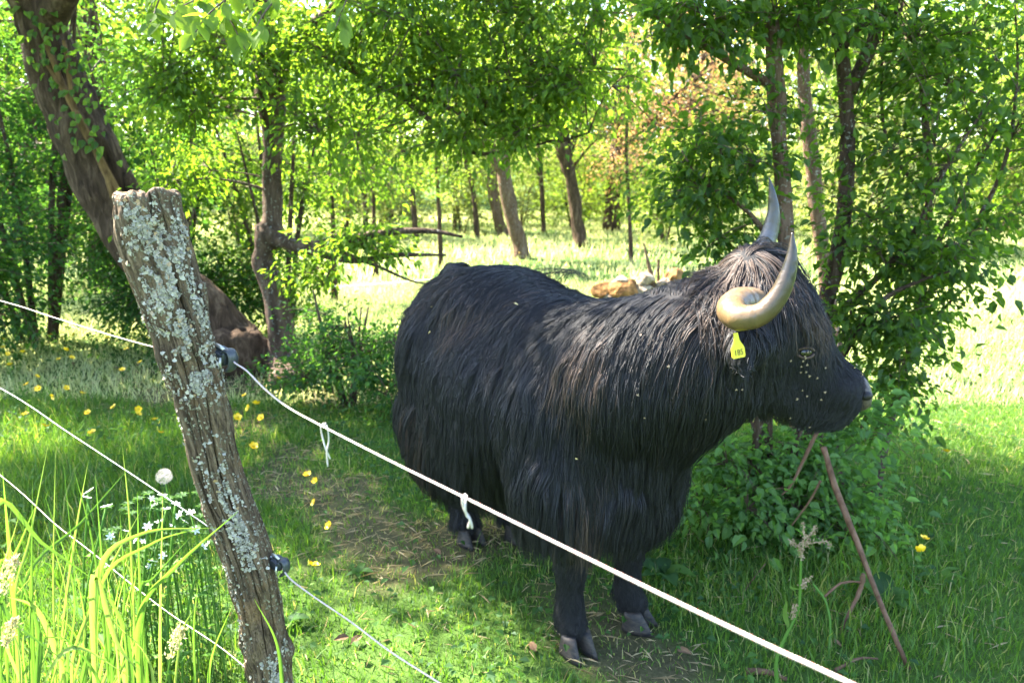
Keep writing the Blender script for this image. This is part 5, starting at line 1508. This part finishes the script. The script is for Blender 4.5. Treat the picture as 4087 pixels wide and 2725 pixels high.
# ------------------------------------------------------------------ sorrel, sticks, twigs, stones, weeds
M['sorrel'] = pbr('sorrel_seed', (.26, .18, .1), .8, .15, tex_scale=60, col2=(.36, .27, .17))
def sorrel():
    Y = 2.0; base = at(3105, 2780, Y); base[2] = float(gz(base[0], base[1]))
    r = empty('sorrel_stalk', base); tag(r, 'tall sorrel stalk with cream seed sprays in front of the bush', 'plant')
    stem = resample([base, at(3098, 2640, Y), at(3130, 2550, Y), at(3185, 2430, Y), at(3195, 2300, Y), at(3198, 2210, Y), at(3215, 2150, Y)], 40)
    mb = MB(); V, F = tube_arrays(stem, np.linspace(.0068, .0028, 40), 8); mb.add(V, F); mb.build('stem', M['stemgreen'], r, base)
    sprays = [[(3200, 2215), (3210, 2150), (3205, 2090)], [(3205, 2190), (3180, 2175), (3155, 2155)], [(3210, 2175), (3250, 2165), (3300, 2160), (3312, 2178)], [(3215, 2165), (3240, 2125), (3258, 2105)], [(3195, 2335), (3215, 2325), (3232, 2308)], [(3160, 2465), (3168, 2440), (3178, 2408)], [(3198, 2230), (3195, 2200), (3190, 2170)]]
    for sp in sprays:
        P = resample([at(a, b, Y - .004) for a, b in sp], 14); n = 60
        mb = MB(); V, F = tube_arrays(P, .0012, 5); mb.add(V, F)
        C = P[rng.integers(0, 14, n)] + rng.normal(size=(n, 3)) * .0042
        V, F, T = leaf_arrays(C, rand_dir(n), rand_dir(n), .005 + .004 * rng.random(n), .004 + .003 * rng.random(n), 2); mb.add(V, F, T)
        o = mb.build('seed_spray', M['sorrel'], r, base, smooth=False)
    for (b0, tip, w) in (((3150, 2510), (3140, 2390), 26), ((3195, 2350), (3155, 2335), 14)):
        P = resample([at(*b0, Y), (at(*b0, Y) + at(*tip, Y)) / 2 + [-.012, 0, 0], at(*tip, Y)], 10); s = np.linspace(0, 1, 10)
        mb = MB(); V, F = blade_arrays(P, px2m(w, Y) * np.sin(np.pi * np.clip(s * .95 + .05, 0, 1)) ** .8); mb.add(V, F, .6); mb.build('leaf', M['grass_sun'], r, base)
sorrel()
def stick(name, pts, r0, r1, lab, mat='stick', side=None, cat='stick', group=None):
    P = resample(pts, 40)
    mb = MB(); V, F = tube_arrays(P, np.linspace(r0, r1, 40), 9, bump=.3, seed=rng.random() * 30); mb.add(V, F)
    for (i, d, l) in (side or []):
        q = P[i]; Q = resample([q, q + np.array(d) * l * .5 + [0, 0, .004], q + np.array(d) * l], 8)
        V, F = tube_arrays(Q, np.linspace(r1 * .8, r1 * .35, 8), 6); mb.add(V, F)
    o = mb.build(name, M[mat], None, P[-1]); tag(o, lab, cat, group); return o
g1 = onground(3640, 2668)
stick('leaning_stick', [at(3288, 1785, 2.75), at(3340, 1960, 2.62), at(3420, 2160, 2.46), at(3500, 2370, 2.31), at(3585, 2570, 2.15), g1 - [0, 0, .02]], .0125, .007, 'long bare brown stick leaning from the bush down to the grass')
stick('dead_twig', [at(3262, 1720, 2.9), at(3210, 1830, 2.88), at(3160, 1930, 2.85), at(3120, 1975, 2.84)], .009, .003, 'reddish broken twig hanging under the cow chin', side=[(30, (-.8, 0, -.1), .1)])
stick('dead_twig', [at(3275, 1918, 2.7), at(3230, 2000, 2.72), at(3160, 2095, 2.75)], .005, .003, 'thin tan twig slanting across the bush leaves')
stick('dead_twig', [at(2930, 2420, 2.55), at(2990, 2330, 2.6), at(3055, 2248, 2.65)], .0035, .002, 'thin reddish stem beside the bush roots')
stick('dead_twig', [at(3445, 2290, 2.4), at(3440, 2330, 2.4), at(3415, 2395, 2.38), at(3370, 2480, 2.34), at(3345, 2560, 2.3), at(3335, 2640, 2.25)], .009, .004, 'forked broken twig with a pale stub near the leaning stick', side=[(6, (-.75, 0, -.1), .09), (12, (.3, 0, .5), .04)])
stick('dead_twig', [at(3290, 2380, 2.4), at(3350, 2330, 2.42), at(3400, 2320, 2.42), at(3440, 2325, 2.4)], .0045, .0035, 'arched thin twig crossing below the bush')
stick('dead_twig', [onground(3330, 2690) + [0, 0, .015], onground(3420, 2660) + [0, 0, .03], onground(3500, 2648) + [0, 0, .02]], .006, .003, 'short twig lying in the grass under the rope wire')
stick('dead_twig', [onground(2975, 2690) + [0, 0, .012], onground(3060, 2700) + [0, 0, .018], onground(3140, 2722) + [0, 0, .012]], .012, .006, 'weathered stick lying at the bottom edge right of the hooves')
stick('green_stem', [at(3245, 2330, 2.3), at(3290, 2390, 2.28), at(3312, 2470, 2.25), at(3310, 2570, 2.22), onground(3300, 2640)], .004, .005, 'curved dry green stem arching beside the sorrel', 'stemgreen', cat='stem')

M['stone'] = pbr('pale_stone', (.1, .07, .045), .95, .1, 1.0, 11, (.42, .34, .26), dist=.05)
M['stone_moss'] = pbr('mossy_stone', (.09, .045, .02), .95, .1, 1.0, 11, (.3, .16, .06), dist=.05)
def rough_rock(r, seed):
    g = np.random.default_rng(seed); V = ICO_V.copy()
    for _ in range(11):
        n = norm(g.normal(size=3)); d = .55 + .3 * g.random()
        ex = np.maximum(0, V @ n - d); V = V - ex[:, None] * n
    V = V * (1 + .12 * (fbm2(ICO_V[:, 0] * 4 + seed, ICO_V[:, 1] * 4 + ICO_V[:, 2] * 5) - .5))[:, None]
    return V * np.asarray(r)
stones = [(2405, 1150, 40, 1, 'small ochre stone at the left end of the stone heap'), (2478, 1120, 42, 0, 'grey stone on top of the heap above the cow back'), (2490, 1160, 62, 1, 'large mossy orange stone in the middle of the heap'), (2560, 1155, 46, 0, 'bright white stone right of the mossy one'), (2575, 1110, 34, 0, 'pale slanted stone topping the heap'),
          (2605, 1160, 34, 0, 'small white upright stone in the heap'), (2660, 1128, 46, 0, 'buff stone at the right end of the heap'), (2690, 1110, 48, 1, 'ochre stone behind the right end of the heap'), (2650, 1160, 36, 1, 'low stone beside the broken stake'), (2440, 1175, 50, 0, 'flat stone at the foot of the heap behind the back')]
for px, py, rp, ms, lab in stones:
    Y = 7.4; c = at(px, py + 8, Y); r = px2m(rp * .9, Y)
    V = rough_rock([r * 1.35, r * 1.2, r * (.8 + .4 * rng.random())], px) + c
    mb = MB(); mb.add(V, ICO_F); o = mb.build('stone', M['stone_moss' if ms else 'stone'], None, c, smooth=False); tag(o, lab, 'stone')
# the heap stands on more stones hidden by the cow
hc = at(2550, 1240, 7.5); V = ICO_V * np.array([.5, .35, .3]) * (1 + .3 * (fbm2(ICO_V[:, 0] * 2 + 3, ICO_V[:, 2] * 2 + ICO_V[:, 1]) - .5))[:, None] + np.array([hc[0], hc[1], .12])
mb = MB(); mb.add(V, ICO_F); tag(mb.build('stone', M['stone'], None, (hc[0], hc[1], 0)), 'big boulder carrying the stone heap behind the cow', 'stone')
stick('broken_stake', [at(2570, 970, 7.4), at(2585, 1040, 7.4), at(2605, 1120, 7.4), at(2615, 1190, 7.4)], .008, .035, 'pointed broken stake sticking out of the stone heap', 'bark_red')
stick('broken_stake', [at(2628, 1035, 7.45), at(2628, 1100, 7.45), at(2625, 1180, 7.45)], .012, .016, 'short thin stake right of the pointed one', 'bark_red')

def weed(px, py, n, L, lab, w=.5):
    c = onground(px, py)
    r = empty('broadleaf_weed', c); tag(r, lab, 'weed')
    for q in range(n):
        a = q * 2.4 + rng.random() * .5; u = np.array([math.cos(a), math.sin(a), 0]); l = L * (.7 + .5 * rng.random())
        P = resample([c, c + u * l * .4 + [0, 0, l * .45], c + u * l + [0, 0, l * (.35 + .25 * rng.random())]], 9); s = np.linspace(0, 1, 9)
        mb = MB(); V, F = blade_arrays(P, l * w * np.array([.08, .12, .5, .85, 1, .95, .75, .4, .03]), np.array([0, 0, 1.]), .15); mb.add(V, F, rng.random()); mb.build('leaf', M['leaf_bush'], r, c)
weed(2640, 2320, 7, .12, 'broad leaved weed right of the cow front hooves')
weed(3520, 2420, 7, .12, 'dock plant left of the foot of the leaning stick')
weed(3060, 2180, 8, .13, 'large leaved weed at the foot of the bush')
weed(3740, 2330, 6, .1, 'grey green thistle like weed right of the leaning stick', .25)
weed(1430, 2300, 6, .06, 'small weed in the turf left of the front hooves')
weed(1150, 2500, 6, .07, 'small weed beside the lower right of the post')
weed(420, 1900, 7, .1, 'leafy weed in the shade left of the post')
M['deadleaf'] = pbr('dead_leaf', (.09, .05, .028), .8, .15, tex_scale=30, col2=(.18, .11, .06))
fl = [(300, 1462), (345, 1450), (540, 1468), (480, 1480), (180, 1420), (560, 1500), (1400, 2590), (1395, 2560), (2700, 2610), (3300, 2570), (1760, 2230), (2140, 2620), (3380, 2420), (700, 1500)]
for px, py in fl:
    c = onground(px, py) + [0, 0, .02]
    a = rng.random() * 6.28
    V, F, T = leaf_arrays(c[None], np.array([[math.cos(a), math.sin(a), .2]]), norm(np.array([[rng.normal() * .4, -.5, 1.]])), np.array([.055]), np.array([.028]), 4)
    mb = MB(); mb.add(V, F, T); o = mb.build('fallen_leaf', M['deadleaf'], None, c, smooth=False); tag(o, 'curled brown fallen leaf lying on the grass', 'leaf', 'brown fallen leaves')

# ------------------------------------------------------------------ spray of large leaves hanging into the top of the picture
def leaf_mesh(name, l, w):
    s = np.linspace(0, 1, 9)
    P = np.c_[l * s, 0 * s, -.12 * l * s ** 2]
    wd = w * np.array([.04, .45, .8, .98, 1, .88, .62, .3, .0])
    V = np.stack([P + np.c_[0 * s, -wd * .5, wd * .16], P, P + np.c_[0 * s, wd * .5, wd * .16]], 1).reshape(-1, 3)
    i = np.arange(8)[:, None] * 3; j = np.arange(2)[None]
    mb = MB(); mb.add(V, np.stack([i + j, i + j + 1, i + j + 4, i + j + 3], -1).reshape(-1, 4), .75)
    V, F, T = mb.arrays()
    return V, F
LV, LF = leaf_mesh('leaf', .085, .042)
LEAFM = [mesh_data('leaf', LV * k, LF, M['leaf'], np.full(len(LV), t)) for k, t in ((1.0, .9), (.85, .75), (1.1, 1.0), (.7, .6))]
sprays = [([(1250, -260), (1000, -80), (760, 10), (690, 60)], 2.7), ([(1150, -300), (960, -60), (830, 60), (780, 130)], 2.6), ([(1300, -260), (1150, -60), (1050, 60), (1010, 140)], 2.6), ([(1500, -250), (1400, -40), (1360, 60), (1340, 110)], 2.8), ([(600, -300), (640, -60), (620, 40), (600, 90)], 2.8),
          ([(1000, -200), (900, 0), (940, 120), (980, 200)], 2.7)]
tgl = np.array(TG.location)
for pts, Y in sprays:
    P = resample([at(a, b, Y + .25 * (1 - i / 3)) for i, (a, b) in enumerate(pts)], 24)
    mb = MB(); V, F = tube_arrays(P, np.linspace(.005, .0015, 24), 6, bump=.2); mb.add(V, F)
    tw = mb.build('overhanging_twig', M['twig'], TG, tgl)
    for q in range(15):
        i = 8 + int(q * 15 / 15); p = P[min(i, 23)]; T = norm(P[min(i, 23)] - P[min(i, 23) - 1])
        side = norm(np.array([rng.normal() * .6, -.2 + rng.normal() * .4, -.55 + rng.normal() * .35])) 
        d = norm(T * .5 + side * .9)
        xa = Vector(d); za = Vector(norm(np.array([rng.normal() * .35, -.35 + rng.normal() * .3, .9]))); ya = za.cross(xa).normalized(); za = xa.cross(ya)
        lf = link('leaf', LEAFM[rng.integers(0, 4)], tw)
        mt = Matrix((xa, ya, za)).transposed().to_4x4(); mt.translation = Vector(p + rng.normal(size=3) * .012 - tgl)
        lf.matrix_basis = mt

# ------------------------------------------------------------------ flies and chaff on the coat
def coat(px, py, lift):
    o = np.array([0, 0, CAM_H]); d = norm(at(px, py, 1.0) - o)
    h = cow_bvh.ray_cast(Vector(o - CO), Vector(d))
    if h[0] is None: return None, None
    return np.array(h[0]) + CO + np.array(h[1]) * lift, np.array(h[1])
M['fly_body'] = pbr('fly_body', (.12, .09, .06), .5, .4)
M['fly_wing'] = pbr('fly_wing', (.24, .17, .11), .5, .3)
mbb = MB(); mbb.add(ICO_V[:, :] * [.0042, .0018, .0018], ICO_F); V_, F_, T_ = mbb.arrays(); FLYB = mesh_data('body', V_, F_, M['fly_body'], T_)
mbb = MB()
for s in (-1, 1):
    V, F, T = leaf_arrays(np.array([[.002, 0, .0018]]), np.array([[-.9, s * .42, .05]]), np.array([[0, 0, 1.]]), np.array([.0085]), np.array([.0045]), 4, fold=.05); mbb.add(V, F, T)
V_, F_, T_ = mbb.arrays(); FLYW = mesh_data('wings', V_, F_, M['fly_wing'], T_)
face = [(3192, 1412), (3205, 1395), (3185, 1430), (3205, 1440), (3180, 1450), (3207, 1470), (3220, 1485), (3180, 1470), (3250, 1495), (3277, 1462), (3187, 1545), (3205, 1568), (3282, 1553), (3270, 1580), (3168, 1580), (3395, 1472), (3140, 1428), (3195, 1415)]
other = [(2925, 1528, 'neck'), (2948, 1528, 'neck'), (3142, 1632, 'jaw'), (3222, 1670, 'jaw'), (2808, 1618, 'neck'), (2805, 1640, 'neck'), (2762, 1750, 'chest'), (2690, 1975, 'chest'), (2685, 2000, 'chest'), (2675, 2020, 'chest'), (2695, 2030, 'chest'), (2680, 2040, 'chest'), (2575, 1640, 'shoulder'), (2550, 1560, 'shoulder'), (2672, 1460, 'shoulder'), (2570, 1355, 'shoulder')]
def fly(px, py, lift, lab, grp):
    p, n = coat(px, py, lift)
    if p is None: return
    r = empty('fly', p); tag(r, lab, 'fly', grp)
    q = Vector(n).to_track_quat('Z', 'Y') @ Quaternion((0, 0, 1), rng.random() * 6.28)
    r.rotation_mode = 'QUATERNION'; r.rotation_quaternion = q
    s = .65 + .3 * rng.random(); r.scale = (s, s, s)
    link('body', FLYB, r); link('wings', FLYW, r)
for px, py in face: fly(px, py, .02, 'pale winged fly on the side of the cow face', 'flies on the face')
for px, py, where in other: fly(px, py, .035, 'pale winged fly on the cow ' + where, 'flies on the ' + where)
M['chaff'] = pbr('chaff', (.5, .38, .16), .7, .2)
for px, py, l in [(2258, 2020, .028), (1745, 1232, .012), (2065, 1235, .02), (1640, 1645, .014), (1795, 1700, .016), (1862, 1825, .012), (1740, 1330, .014), (2290, 1820, .01)]:
    p, n = coat(px, py, .03)
    if p is None: continue
    V, F, T = leaf_arrays(p[None], norm(rng.normal(size=(1, 3)) * [1, .3, 1]), n[None], np.array([l]), np.array([l * .45]), 4)
    mb = MB(); mb.add(V, F, T); o = mb.build('chaff', M['chaff'], None, p, smooth=False); tag(o, 'dry straw coloured fleck caught in the black coat', 'chaff', 'flecks caught in the coat')
